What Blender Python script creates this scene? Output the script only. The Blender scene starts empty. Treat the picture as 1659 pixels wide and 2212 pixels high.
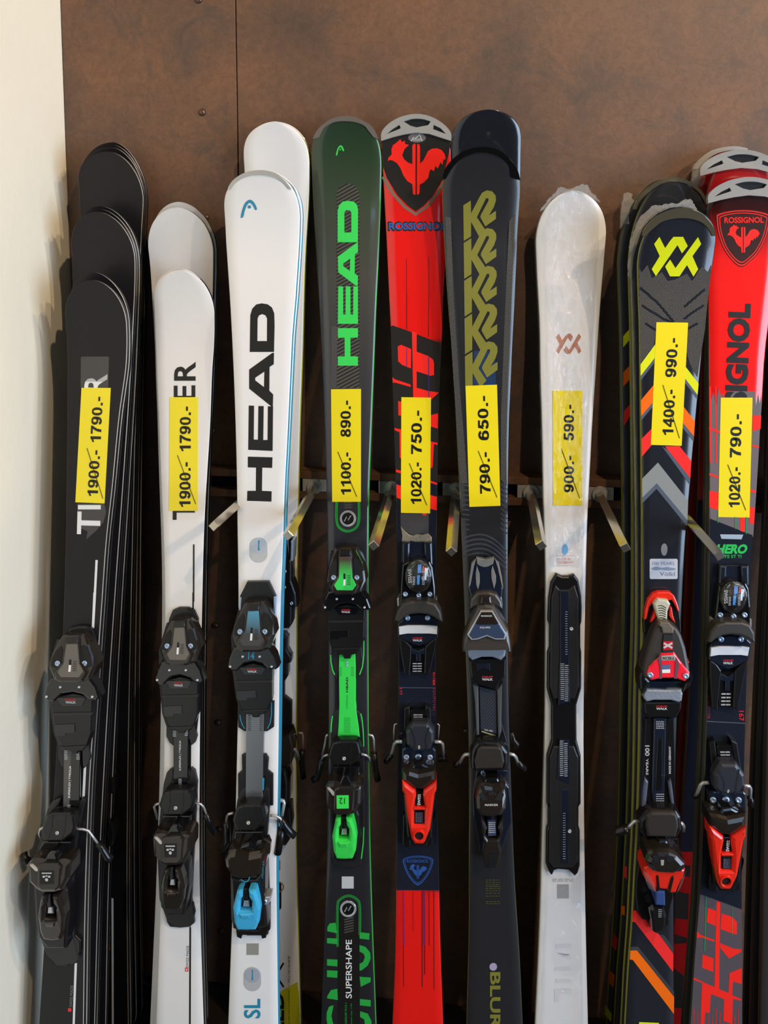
import bpy, bmesh, math, random
from mathutils import Vector, Matrix, geometry
random.seed(7)
SC = bpy.context.scene
COL = SC.collection

# ------------------------------------------------------------------ camera
W, H, F = 1659.0, 2212.0, 1600.0
CX, CY = 829.5, 690.0                       # optical axis in the frame (the lens is shifted)
CAM = Vector((0.0, -1.45, 1.7))
YAW, PITCH = math.radians(5.36), math.radians(4.9)
cd = bpy.data.cameras.new('camera')
cam = bpy.data.objects.new('camera', cd)
COL.objects.link(cam)
cam.location = CAM
cam.rotation_euler = (math.pi / 2 - PITCH, 0, YAW)
cd.sensor_fit = 'VERTICAL'
cd.sensor_height = 36.0
cd.sensor_width = 27.0
cd.lens = F / H * 36.0
cd.shift_y = (CY - H / 2) / H
cd.shift_x = (W / 2 - CX) / H
cd.clip_start = 0.01
SC.camera = cam
CROT = cam.rotation_euler.to_matrix()

# ------------------------------------------------------------------ view, world, lights
vs = SC.view_settings
vs.view_transform = 'Standard'
vs.look = 'None'
vs.gamma = 1.0
vs.use_curve_mapping = False
vs.exposure = 0.1
wd = bpy.data.worlds.new('shop_interior')
SC.world = wd
wd.use_nodes = True
wd.node_tree.nodes['Background'].inputs[0].default_value = (0.62, 0.58, 0.55, 1)
wd.node_tree.nodes['Background'].inputs[1].default_value = 0.012


def spot(name, loc, aim, power, col, size_deg, blend=0.6, radius=0.03):
    l = bpy.data.lights.new(name, 'SPOT')
    l.energy = power
    l.color = col
    l.spot_size = math.radians(size_deg)
    l.spot_blend = blend
    l.shadow_soft_size = radius
    o = bpy.data.objects.new(name, l)
    COL.objects.link(o)
    o.location = loc
    o.rotation_euler = (Vector(aim) - Vector(loc)).to_track_quat('-Z', 'Y').to_euler()


def area(name, loc, aim, power, col, sx, sy):
    l = bpy.data.lights.new(name, 'AREA')
    l.energy = power
    l.color = col
    l.shape = 'RECTANGLE'
    l.size, l.size_y = sx, sy
    o = bpy.data.objects.new(name, l)
    COL.objects.link(o)
    o.location = loc
    o.rotation_euler = (Vector(aim) - Vector(loc)).to_track_quat('-Z', 'Y').to_euler()


WARM = (1.0, 0.76, 0.51)
spot('track_spot_key', (0.85, -1.75, 3.35), (0.0, 0, 1.45), 92, WARM, 88, 0.8)
spot('track_spot_right', (2.2, -1.8, 3.15), (0.3, 0, 1.45), 105, WARM, 80, 0.8)
spot('track_spot_far_right', (2.9, -1.4, 3.5), (-0.4, 0, 1.4), 115, WARM, 80, 0.8)
area('shop_window_daylight', (4.0, -2.6, 1.3), (-0.1, -0.2, 1.0), 205, (0.58, 0.76, 1.0), 3.0, 2.5)
area('high_window_daylight', (0.9, -4.4, 3.3), (0.3, 0, 1.2), 5, (0.45, 0.68, 1.0), 1.4, 0.45)


# ------------------------------------------------------------------ pixel -> place helpers
def ray(px, py):
    d = Vector(((px - CX) / F, -(py - CY) / F, -1.0))
    return CROT @ d


def at(px, py, depth):
    """the point `depth` metres in front of the back wall (plane y = -depth) seen at a pixel"""
    d = ray(px, py)
    s = (-depth - CAM.y) / d.y
    return CAM + d * s


def new_obj(name, me, parent=None, mats=()):
    o = bpy.data.objects.new(name, me)
    COL.objects.link(o)
    if parent is not None:
        o.parent = parent
    for m in mats:
        me.materials.append(m)
    return o


def mesh(name, verts, faces, smooth=False):
    me = bpy.data.meshes.new(name)
    me.from_pydata([tuple(v) for v in verts], [], faces)
    me.validate()
    bm = bmesh.new()
    bm.from_mesh(me)
    bmesh.ops.recalc_face_normals(bm, faces=bm.faces)
    bm.to_mesh(me)
    bm.free()
    if smooth:
        for p in me.polygons:
            p.use_smooth = True
    return me


def tag(o, label, cat, group=None):
    o['label'] = label
    o['category'] = cat
    if group:
        o['group'] = group


def structure(o):
    o['kind'] = 'structure'


# ------------------------------------------------------------------ materials
def lin(c):
    return tuple(((x / 255) / 12.92 if x / 255 <= 0.04045 else ((x / 255 + 0.055) / 1.055) ** 2.4) for x in c[:3]) + (1,)


MATS = {}


def mat(name, rgb, rough=0.4, metal=0.0, coat=0.0, noise=0.0, nscale=60.0, bump=0.0, bscale=200.0, spec=0.5):
    if name in MATS:
        return MATS[name]
    m = bpy.data.materials.new(name)
    m.use_nodes = True
    nt = m.node_tree
    b = nt.nodes['Principled BSDF']
    b.inputs['Base Color'].default_value = lin(rgb)
    b.inputs['Roughness'].default_value = rough
    b.inputs['Metallic'].default_value = metal
    b.inputs['Coat Weight'].default_value = coat
    b.inputs['Coat Roughness'].default_value = 0.06
    b.inputs['Specular IOR Level'].default_value = spec
    tc = nt.nodes.new('ShaderNodeTexCoord')
    n = nt.nodes.new('ShaderNodeTexNoise')
    n.inputs['Scale'].default_value = nscale
    n.inputs['Detail'].default_value = 5
    nt.links.new(tc.outputs['Object'], n.inputs['Vector'])
    if noise:
        r = nt.nodes.new('ShaderNodeMapRange')
        r.inputs['To Min'].default_value = 1 - noise
        r.inputs['To Max'].default_value = 1 + noise
        mx = nt.nodes.new('ShaderNodeVectorMath')
        mx.operation = 'SCALE'
        mx.inputs[0].default_value = lin(rgb)[:3]
        nt.links.new(n.outputs['Fac'], r.inputs['Value'])
        nt.links.new(r.outputs[0], mx.inputs['Scale'])
        nt.links.new(mx.outputs[0], b.inputs['Base Color'])
    else:
        r = nt.nodes.new('ShaderNodeMapRange')
        r.inputs['To Min'].default_value = max(0.02, rough - 0.012)
        r.inputs['To Max'].default_value = rough + 0.012
        nt.links.new(n.outputs['Fac'], r.inputs['Value'])
        nt.links.new(r.outputs[0], b.inputs['Roughness'])
    if bump:
        n2 = nt.nodes.new('ShaderNodeTexNoise')
        n2.inputs['Scale'].default_value = bscale
        n2.inputs['Detail'].default_value = 4
        bp = nt.nodes.new('ShaderNodeBump')
        bp.inputs['Strength'].default_value = bump
        bp.inputs['Distance'].default_value = 0.002
        nt.links.new(tc.outputs['Object'], n2.inputs['Vector'])
        nt.links.new(n2.outputs['Fac'], bp.inputs['Height'])
        nt.links.new(bp.outputs[0], b.inputs['Normal'])
    MATS[name] = m
    return m


def ramp_mat(name, stops, v0, v1, rough=0.25, coat=0.4):
    """top sheet whose printed colour changes along the ski (object y from v0 to v1)"""
    if name in MATS:
        return MATS[name]
    m = mat(name, (128, 128, 128), rough, 0, coat)
    nt = m.node_tree
    b = nt.nodes['Principled BSDF']
    tc = nt.nodes['Texture Coordinate']
    sx = nt.nodes.new('ShaderNodeSeparateXYZ')
    nt.links.new(tc.outputs['Object'], sx.inputs[0])
    mr = nt.nodes.new('ShaderNodeMapRange')
    mr.inputs['From Min'].default_value = v0
    mr.inputs['From Max'].default_value = v1
    nt.links.new(sx.outputs['Y'], mr.inputs['Value'])
    cr = nt.nodes.new('ShaderNodeValToRGB')
    el = cr.color_ramp.elements
    while len(el) < len(stops):
        el.new(0.5)
    for e, (p, c) in zip(el, stops):
        e.position = p
        e.color = lin(c)
    nt.links.new(mr.outputs[0], cr.inputs[0])
    nt.links.new(cr.outputs[0], b.inputs['Base Color'])
    return m


def film_mat():
    """clear crinkled shrink film"""
    if 'clear_film' in MATS:
        return MATS['clear_film']
    m = bpy.data.materials.new('clear_film')
    m.use_nodes = True
    nt = m.node_tree
    nt.nodes.clear()
    out = nt.nodes.new('ShaderNodeOutputMaterial')
    tr = nt.nodes.new('ShaderNodeBsdfTransparent')
    tr.inputs[0].default_value = (0.97, 0.97, 0.98, 1)
    gl = nt.nodes.new('ShaderNodeBsdfGlossy')
    gl.inputs['Roughness'].default_value = 0.13
    gl.inputs[0].default_value = (0.95, 0.95, 0.95, 1)
    tc = nt.nodes.new('ShaderNodeTexCoord')
    mp = nt.nodes.new('ShaderNodeMapping')
    mp.inputs['Scale'].default_value = (45, 22, 45)
    nz = nt.nodes.new('ShaderNodeTexNoise')
    nz.inputs['Scale'].default_value = 1.6
    nz.inputs['Detail'].default_value = 6
    nz.inputs['Distortion'].default_value = 1.2
    bp = nt.nodes.new('ShaderNodeBump')
    bp.inputs['Strength'].default_value = 0.7
    bp.inputs['Distance'].default_value = 0.008
    nt.links.new(tc.outputs['Object'], mp.inputs[0])
    nt.links.new(mp.outputs[0], nz.inputs['Vector'])
    nt.links.new(nz.outputs['Fac'], bp.inputs['Height'])
    nt.links.new(bp.outputs[0], gl.inputs['Normal'])
    mx = nt.nodes.new('ShaderNodeMixShader')
    mx.inputs[0].default_value = 0.07
    nt.links.new(tr.outputs[0], mx.inputs[1])
    nt.links.new(gl.outputs[0], mx.inputs[2])
    nt.links.new(mx.outputs[0], out.inputs[0])
    MATS['clear_film'] = m
    return m


def frost_mat():
    """milky, crushed edge of the shrink film"""
    m = mat('crushed_film', (206, 204, 198), 0.18, 0, 0.6, bump=0.9, bscale=160)
    m.node_tree.nodes['Principled BSDF'].inputs['Alpha'].default_value = 0.34
    return m


BLACK = mat('black_plastic', (20, 19, 20), 0.27, bump=0.05, bscale=900)
GLOSS = mat('glossy_black_plastic', (18, 18, 20), 0.12, coat=0.5)
BRONZE = mat('smoked_bronze_plastic', (46, 40, 36), 0.16, 0.35, coat=0.4)
DARK = mat('dark_grey_plastic', (34, 33, 34), 0.36, bump=0.04, bscale=700)
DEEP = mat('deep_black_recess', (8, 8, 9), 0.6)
STEEL = mat('brushed_steel', (205, 205, 208), 0.24, 0.6)
CHROME = mat('chrome', (225, 226, 230), 0.1, 0.6)
ZINC = mat('zinc_screw', (180, 200, 228), 0.2, 0.6)
SILVER = mat('satin_silver', (190, 186, 178), 0.3, 0.3, coat=0.3)
WHITE = mat('white_print', (232, 232, 230), 0.35)
BLKINK = mat('black_print', (24, 22, 20), 0.4)
YELLOW = mat('yellow_label_paper', (245, 224, 32), 0.3, coat=0.15)
REDINK = mat('red_print', (232, 38, 36), 0.35)
GREEN = mat('neon_green_plastic', (58, 222, 84), 0.32, coat=0.2)
GREENINK = mat('neon_green_print', (62, 222, 92), 0.35)
CYAN = mat('sky_blue_plastic', (66, 178, 222), 0.34, coat=0.2)
CYANINK = mat('teal_print', (42, 138, 172), 0.35)
RED = mat('signal_red_plastic', (238, 44, 24), 0.25, coat=0.35)
OLIVEINK = mat('olive_print', (126, 124, 48), 0.4)
GREYINK = mat('grey_print', (132, 132, 130), 0.4)


# ------------------------------------------------------------------ polygon tools
def hermite(pts):
    """pts sorted (t, value) -> smooth interpolating function, linear outside"""
    n = len(pts)
    m = []
    for i in range(n):
        if i == 0:
            m.append((pts[1][1] - pts[0][1]) / (pts[1][0] - pts[0][0]))
        elif i == n - 1:
            m.append((pts[-1][1] - pts[-2][1]) / (pts[-1][0] - pts[-2][0]))
        else:
            m.append((pts[i + 1][1] - pts[i - 1][1]) / (pts[i + 1][0] - pts[i - 1][0]))

    def f(t):
        if t <= pts[0][0]:
            return pts[0][1] + m[0] * (t - pts[0][0])
        if t >= pts[-1][0]:
            return pts[-1][1] + m[-1] * (t - pts[-1][0])
        i = 0
        while t > pts[i + 1][0]:
            i += 1
        h = pts[i + 1][0] - pts[i][0]
        s = (t - pts[i][0]) / h
        return ((1 + 2 * s) * (1 - s) ** 2 * pts[i][1] + s * (1 - s) ** 2 * h * m[i]
                + s * s * (3 - 2 * s) * pts[i + 1][1] + s * s * (s - 1) * h * m[i + 1])
    return f


def smooth_loop(pts, n=4):
    """closed Catmull-Rom through pts"""
    out = []
    k = len(pts)
    for i in range(k):
        p0, p1, p2, p3 = pts[i - 1], pts[i], pts[(i + 1) % k], pts[(i + 2) % k]
        for j in range(n):
            t = j / n
            out.append(tuple(0.5 * (2 * b + (c - a) * t + (2 * a - 5 * b + 4 * c - d) * t * t + (3 * b - a - 3 * c + d) * t ** 3)
                             for a, b, c, d in zip(p0, p1, p2, p3)))
    return out


def smooth_path(pts, n=5):
    out = []
    k = len(pts)
    for i in range(k - 1):
        p0, p1, p2, p3 = pts[max(i - 1, 0)], pts[i], pts[i + 1], pts[min(i + 2, k - 1)]
        for j in range(n):
            t = j / n
            out.append(tuple(0.5 * (2 * b + (c - a) * t + (2 * a - 5 * b + 4 * c - d) * t * t + (3 * b - a - 3 * c + d) * t ** 3)
                             for a, b, c, d in zip(p0, p1, p2, p3)))
    out.append(tuple(pts[-1]))
    return out


def circle(cx, cy, r, n=20, ry=None):
    ry = ry or r
    return [(cx + r * math.cos(2 * math.pi * i / n), cy + ry * math.sin(2 * math.pi * i / n)) for i in range(n)]


def rrect(x0, y0, x1, y1, r, n=4):
    out = []
    for cx, cy, a in ((x1 - r, y0 + r, -90), (x1 - r, y1 - r, 0), (x0 + r, y1 - r, 90), (x0 + r, y0 + r, 180)):
        for i in range(n + 1):
            t = math.radians(a + 90 * i / n)
            out.append((cx + r * math.cos(t), cy + r * math.sin(t)))
    return out


def stroke(pts, w):
    """polyline in pixels -> closed band of width w"""
    L, R = [], []
    for i, p in enumerate(pts):
        a = pts[max(i - 1, 0)]
        b = pts[min(i + 1, len(pts) - 1)]
        dx, dy = b[0] - a[0], b[1] - a[1]
        l = math.hypot(dx, dy) or 1
        nx, ny = -dy / l * w / 2, dx / l * w / 2
        L.append((p[0] + nx, p[1] + ny))
        R.append((p[0] - nx, p[1] - ny))
    return L + R[::-1]


def area2(p):
    return sum(p[i - 1][0] * p[i][1] - p[i][0] * p[i - 1][1] for i in range(len(p)))


def inset(p, d):
    """miter inset of a closed (u, v) loop by d metres"""
    s = 1 if area2(p) > 0 else -1
    n = len(p)
    out = []
    for i in range(n):
        a, b, c = Vector(p[i - 1][:2]), Vector(p[i][:2]), Vector(p[(i + 1) % n][:2])
        e1, e2 = (b - a), (c - b)
        if e1.length < 1e-9 or e2.length < 1e-9:
            out.append(tuple(b))
            continue
        e1.normalize()
        e2.normalize()
        n1, n2 = Vector((-e1.y, e1.x)) * s, Vector((-e2.y, e2.x)) * s
        m = n1 + n2
        if m.length < 1e-3:
            out.append(tuple(b))
            continue
        m.normalize()
        k = min(d / max(m.dot(n1), 0.35), 2.2 * d)
        q = b + m * k
        out.append((q.x, q.y))
    return out


FONTMESH = {}


def text_tris(s, bold=0.0):
    """built-in font as (verts, tris), scaled to the box 0..1 x 0..1"""
    key = (s, bold)
    if key not in FONTMESH:
        cu = bpy.data.curves.new('t', 'FONT')
        cu.body = s
        cu.size = 1
        cu.offset = bold
        cu.resolution_u = 3
        ob = bpy.data.objects.new('t', cu)
        me = bpy.data.meshes.new_from_object(ob)
        me.calc_loop_triangles()
        vs_ = [v.co.copy() for v in me.vertices]
        tr = [tuple(t.vertices) for t in me.loop_triangles]
        bpy.data.objects.remove(ob)
        bpy.data.curves.remove(cu)
        bpy.data.meshes.remove(me)
        x0, x1 = min(v.x for v in vs_), max(v.x for v in vs_)
        y0, y1 = min(v.y for v in vs_), max(v.y for v in vs_)
        FONTMESH[key] = ([((v.x - x0) / (x1 - x0), (v.y - y0) / (y1 - y0)) for v in vs_], tr)
    return FONTMESH[key]


TINY = {'hairlines', 'blue_hairlines', 'red_hairlines', 'contour_lines', 'fine_print', 'coil_mark', 'scale_marks', 'coil_spring', 'grip_ridges'}
JOINED = {'old_price'}


class Surface:
    """a plane-like surface with a frame; subclasses add a curl"""

    def top(self, v):
        return 0.0

    def setup(self, root, M):
        self.root = root
        self.M = M
        self.Minv = M.inverted()
        self.c = self.Minv @ CAM
        root.matrix_world = M

    def P(self, px, py, h=0.0):
        d = self.Minv.to_3x3() @ ray(px, py)
        v = 0.8
        for _ in range(7):
            n = self.top(v) + h
            s = (n - self.c.z) / d.z
            v = self.c.y + s * d.y
        return Vector((self.c.x + s * d.x, v, self.top(v) + h))

    # ---- flat print
    def decal(self, name, polys, m, lift=0.0004, parent=None, warp=None, step=None):
        """polys: list of loops, or of (outer, hole, hole...) tuples, in pixels; each becomes a piece of its own"""
        if len(polys) > 1 and name not in TINY and name not in JOINED:
            return [self.decal(name, [pl], m, lift, parent, warp, step) for pl in polys][0]
        verts, faces = [], []
        for pl in polys:
            loops = list(pl) if isinstance(pl, tuple) else [pl]
            loops = [[Vector((p[0], p[1], 0)) for p in lp] for lp in loops]
            tr = geometry.tessellate_polygon(loops)
            flat = [v for lp in loops for v in lp]
            o = len(verts)
            verts += flat
            faces += [tuple(o + i for i in t) for t in tr]
        return self._print(name, verts, faces, m, lift, parent, warp, step)

    def text(self, name, s, org, along, up, m, lift=0.0004, parent=None, bold=0.0, warp=None):
        vs_, tr = text_tris(s, bold)
        verts = [Vector((org[0] + x * along[0] + y * up[0], org[1] + x * along[1] + y * up[1], 0)) for x, y in vs_]
        return self._print(name, verts, tr, m, lift, parent, warp, None)

    def _print(self, name, verts, faces, m, lift, parent, warp, step):
        lf = [lift(v.y) for v in verts] if callable(lift) else None
        if warp:
            verts = [Vector((*warp(v.x, v.y), 0)) for v in verts]
        if step:
            bm = bmesh.new()
            bv = [bm.verts.new(v) for v in verts]
            for f in faces:
                try:
                    bm.faces.new([bv[i] for i in f])
                except ValueError:
                    pass
            y0, y1 = min(v.y for v in verts), max(v.y for v in verts)
            y = y0 + step
            while y < y1:
                bmesh.ops.bisect_plane(bm, geom=bm.verts[:] + bm.edges[:] + bm.faces[:], plane_co=(0, y, 0), plane_no=(0, 1, 0))
                y += step
            bm.verts.index_update()
            verts = [v.co.copy() for v in bm.verts]
            faces = [tuple(v.index for v in f.verts) for f in bm.faces]
            bm.free()
        pv = [self.P(v.x, v.y, lf[i] if lf else lift) for i, v in enumerate(verts)]
        me = bpy.data.meshes.new(name)
        me.from_pydata([tuple(v) for v in pv], [], faces)
        for p in me.polygons:
            if p.normal.z < 0:
                p.flip()
        o = new_obj(name, me, parent or self.root, (m,))
        if name in TINY:
            o['kind'] = 'stuff'
        return o

    # ---- solid pieces
    def block(self, name, pts, m, h0, h1, bevel=0.0015, parent=None, warp=None, crown=None):
        """a solid whose top outline is seen at the pixels pts; h1 number or (h at least y, h at greatest y)"""
        ys = [p[1] for p in pts]
        ya, yb = min(ys), max(ys)

        def hh(y):
            if callable(h1):
                return h1(y)
            if isinstance(h1, (int, float)):
                return h1
            return h1[0] + (h1[1] - h1[0]) * (y - ya) / max(yb - ya, 1e-6)
        hs = [hh(p[1]) for p in pts]
        if warp:
            pts = [warp(*p) for p in pts]
        top = [self.P(p[0], p[1], h) for p, h in zip(pts, hs)]
        loop = [(q.x, q.y) for q in top]
        zt = [q.z for q in top]
        zb = [self.top(q.y) + h0 for q in top]
        n = len(pts)
        rings = [[(x, y, z) for (x, y), z in zip(loop, zb)]]
        if bevel:
            rings.append([(x, y, max(z - bevel, b + 1e-4)) for (x, y), z, b in zip(loop, zt, zb)])
            mid = inset(loop, bevel * 0.35)
            rings.append([(x, y, max(z - bevel * 0.35, b + 2e-4)) for (x, y), z, b in zip(mid, zt, zb)])
            ins = inset(loop, bevel)
            rings.append([(x, y, z) for (x, y), z in zip(ins, zt)])
        else:
            rings.append([(x, y, z) for (x, y), z in zip(loop, zt)])
        if crown:
            base = inset(loop, bevel) if bevel else loop
            cx = sum(p[0] for p in base) / n
            cy = sum(p[1] for p in base) / n
            for k, f in ((0.78, 0.45), (0.5, 0.8), (0.2, 1.0)):
                rings.append([(cx + (x - cx) * k, cy + (y - cy) * k, z + crown * f) for (x, y), z in zip(base, zt)])
        verts = [v for r in rings for v in r]
        faces = []
        for r in range(len(rings) - 1):
            for i in range(n):
                j = (i + 1) % n
                faces.append((r * n + i, r * n + j, (r + 1) * n + j, (r + 1) * n + i))
        for r, rv in ((0, True), (len(rings) - 1, False)):
            lp = [Vector((v[0], v[1], 0)) for v in rings[r]]
            for t in geometry.tessellate_polygon([lp]):
                f = tuple(r * n + i for i in t)
                faces.append(f[::-1] if rv else f)
        return new_obj(name, mesh(name, verts, faces), parent or self.root, (m,))

    def frame(self, name, outer, inner, m, h0, h1, parent=None, warp=None, bevel=0.001):
        """a solid ring between two loops with the same number of points"""
        if warp:
            outer = [warp(*p) for p in outer]
            inner = [warp(*p) for p in inner]
        n = len(outer)
        O = [self.P(p[0], p[1], h1) for p in outer]
        I = [self.P(p[0], p[1], h1) for p in inner]
        rings = []
        for loop, z in ((O, h0), (O, h1 - bevel), (O, h1), (I, h1), (I, h1 - bevel), (I, h0)):
            rings.append([(q.x, q.y, self.top(q.y) + z) for q in loop])
        oi = inset([(q.x, q.y) for q in O], bevel)
        ii = inset([(q.x, q.y) for q in I], -bevel)
        rings[2] = [(x, y, self.top(y) + h1) for x, y in oi]
        rings[3] = [(x, y, self.top(y) + h1) for x, y in ii]
        verts = [v for r in rings for v in r]
        faces = []
        R = len(rings)
        for r in range(R):
            for i in range(n):
                j = (i + 1) % n
                faces.append((r * n + i, r * n + j, ((r + 1) % R) * n + j, ((r + 1) % R) * n + i))
        return new_obj(name, mesh(name, verts, faces), parent or self.root, (m,))

    def plate(self, name, loops, m, h0, h1, parent=None, warp=None):
        """a solid plate with an outline and holes (all loops in pixels)"""
        if warp:
            loops = [[warp(*p) for p in lp] for lp in loops]
        top = [[self.P(p[0], p[1], h1) for p in lp] for lp in loops]
        flat = [q for lp in top for q in lp]
        n = len(flat)
        verts = [tuple(q) for q in flat] + [(q.x, q.y, self.top(q.y) + h0) for q in flat]
        faces = [tuple(t) for t in geometry.tessellate_polygon([[Vector((q.x, q.y, 0)) for q in lp] for lp in top])]
        faces += [tuple(i + n for i in f[::-1]) for f in faces]
        o = 0
        for lp in top:
            k = len(lp)
            for i in range(k):
                j = (i + 1) % k
                faces.append((o + i, o + j, o + j + n, o + i + n))
            o += k
        return new_obj(name, mesh(name, verts, faces), parent or self.root, (m,))

    def tube(self, name, path, r, m, parent=None, warp=None, seg=8, flat=1.0):
        """path: (px, py, h) points"""
        if warp:
            path = [(*warp(p[0], p[1]), p[2]) for p in path]
        pts = [self.P(*p) for p in path]
        rs = r if isinstance(r, (list, tuple)) else [r] * len(pts)
        verts, faces = [], []
        for i, p in enumerate(pts):
            t = (pts[min(i + 1, len(pts) - 1)] - pts[max(i - 1, 0)]).normalized()
            a = t.cross(Vector((0, 0, 1)))
            if a.length < 1e-3:
                a = Vector((1, 0, 0))
            a.normalize()
            b = t.cross(a)
            for k in range(seg):
                g = 2 * math.pi * k / seg + math.pi / seg
                verts.append(p + a * (rs[i] * math.cos(g)) + b * (rs[i] * flat * math.sin(g)))
        for i in range(len(pts) - 1):
            for k in range(seg):
                j = (k + 1) % seg
                faces.append((i * seg + k, i * seg + j, (i + 1) * seg + j, (i + 1) * seg + k))
        faces.append(tuple(range(seg)))
        faces.append(tuple((len(pts) - 1) * seg + k for k in range(seg)))
        return new_obj(name, mesh(name, verts, faces, seg > 5), parent or self.root, (m,))

    def screw(self, px, py, h, r=0.0032, parent=None, warp=None, m=None, name='screw', tall=0.0016):
        """round head with a recessed slot; r in metres"""
        if warp:
            px, py = warp(px, py)
        q = self.P(px, py, h)
        n = 14
        prof = [(r, -tall), (r, 0.0), (r * 0.8, tall * 0.5), (r * 0.45, tall * 0.55), (r * 0.38, tall * 0.1), (0.0002, tall * 0.05)]
        verts, faces = [], []
        for rr, z in prof:
            for k in range(n):
                g = 2 * math.pi * k / n
                verts.append((q.x + rr * math.cos(g), q.y + rr * math.sin(g), q.z + z))
        for i in range(len(prof) - 1):
            for k in range(n):
                j = (k + 1) % n
                faces.append((i * n + k, i * n + j, (i + 1) * n + j, (i + 1) * n + k))
        return new_obj(name, mesh(name, verts, faces, True), parent or self.root, (m or ZINC,))


def ell(cx, cy, rx, ry, n=22, p=2.3):
    out = []
    for i in range(n):
        t = 2 * math.pi * i / n
        c_, s_ = math.cos(t), math.sin(t)
        out.append((cx + rx * math.copysign(abs(c_) ** (2 / p), c_), cy + ry * math.copysign(abs(s_) ** (2 / p), s_)))
    return out


def bold_glyph(ch):
    """heavy grotesque numerals in a box one unit high: list of (outer, hole...) and the advance"""
    st = 0.19
    sp = lambda pts: stroke(smooth_path(pts, 6), st)
    if ch == '0':
        return [(ell(.29, .5, .29, .5), ell(.29, .5, .11, .34))], .66
    if ch == '1':
        return [[(.24, 0), (.44, 0), (.44, 1), (.28, 1), (.20, .88), (.04, .80), (.04, .63), (.24, .72)]], .62
    if ch == '4':
        return [([(.36, 0), (.54, 0), (.54, .2), (.63, .2), (.63, .37), (.54, .37), (.54, 1), (.38, 1), (0, .38), (0, .2), (.36, .2)], [(.36, .37), (.16, .37), (.36, .70)])], .69
    if ch == '7':
        return [[(0, 1), (0, .82), (.36, .82), (.24, .6), (.16, .35), (.12, 0), (.31, 0), (.36, .38), (.45, .62), (.58, .86), (.58, 1)]], .64
    if ch == '2':
        return [sp([(.10, .68), (.14, .84), (.29, .905), (.45, .84), (.48, .70), (.40, .52), (.24, .34), (.12, .16)]), [(0, 0), (.58, 0), (.58, .18), (.22, .18), (.1, .22), (.02, .12)]], .65
    if ch == '5':
        return [[(.10, 1), (.54, 1), (.54, .82), (.25, .82), (.23, .66), (.08, .5), (.02, .48)], sp([(.14, .53), (.27, .57), (.42, .53), (.48, .36), (.42, .16), (.28, .095), (.15, .14), (.09, .27)])], .65
    if ch in '69':
        a = [(ell(.29, .33, .29, .33), ell(.29, .33, .11, .17)), sp([(.10, .34), (.10, .55), (.15, .78), (.30, .905), (.43, .86), (.49, .74)])]
        if ch == '6':
            return a, .65
        r = lambda l: [(.58 - x, 1 - y) for x, y in l]
        return [tuple(r(l) for l in p) if isinstance(p, tuple) else r(p) for p in a], .65
    if ch == '8':
        return [(ell(.29, .28, .29, .28), ell(.29, .28, .11, .12)), (ell(.29, .755, .255, .245), ell(.29, .755, .09, .095))], .65
    if ch == '.':
        return [[(.06, 0), (.25, 0), (.25, .19), (.06, .19)]], .33
    if ch == '-':
        return [[(.03, .27), (.34, .27), (.34, .45), (.03, .45)]], .40
    return [], .4


FLOOR_Z = 0.12
LAST_UP = Vector((0, 0, 1))


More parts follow.
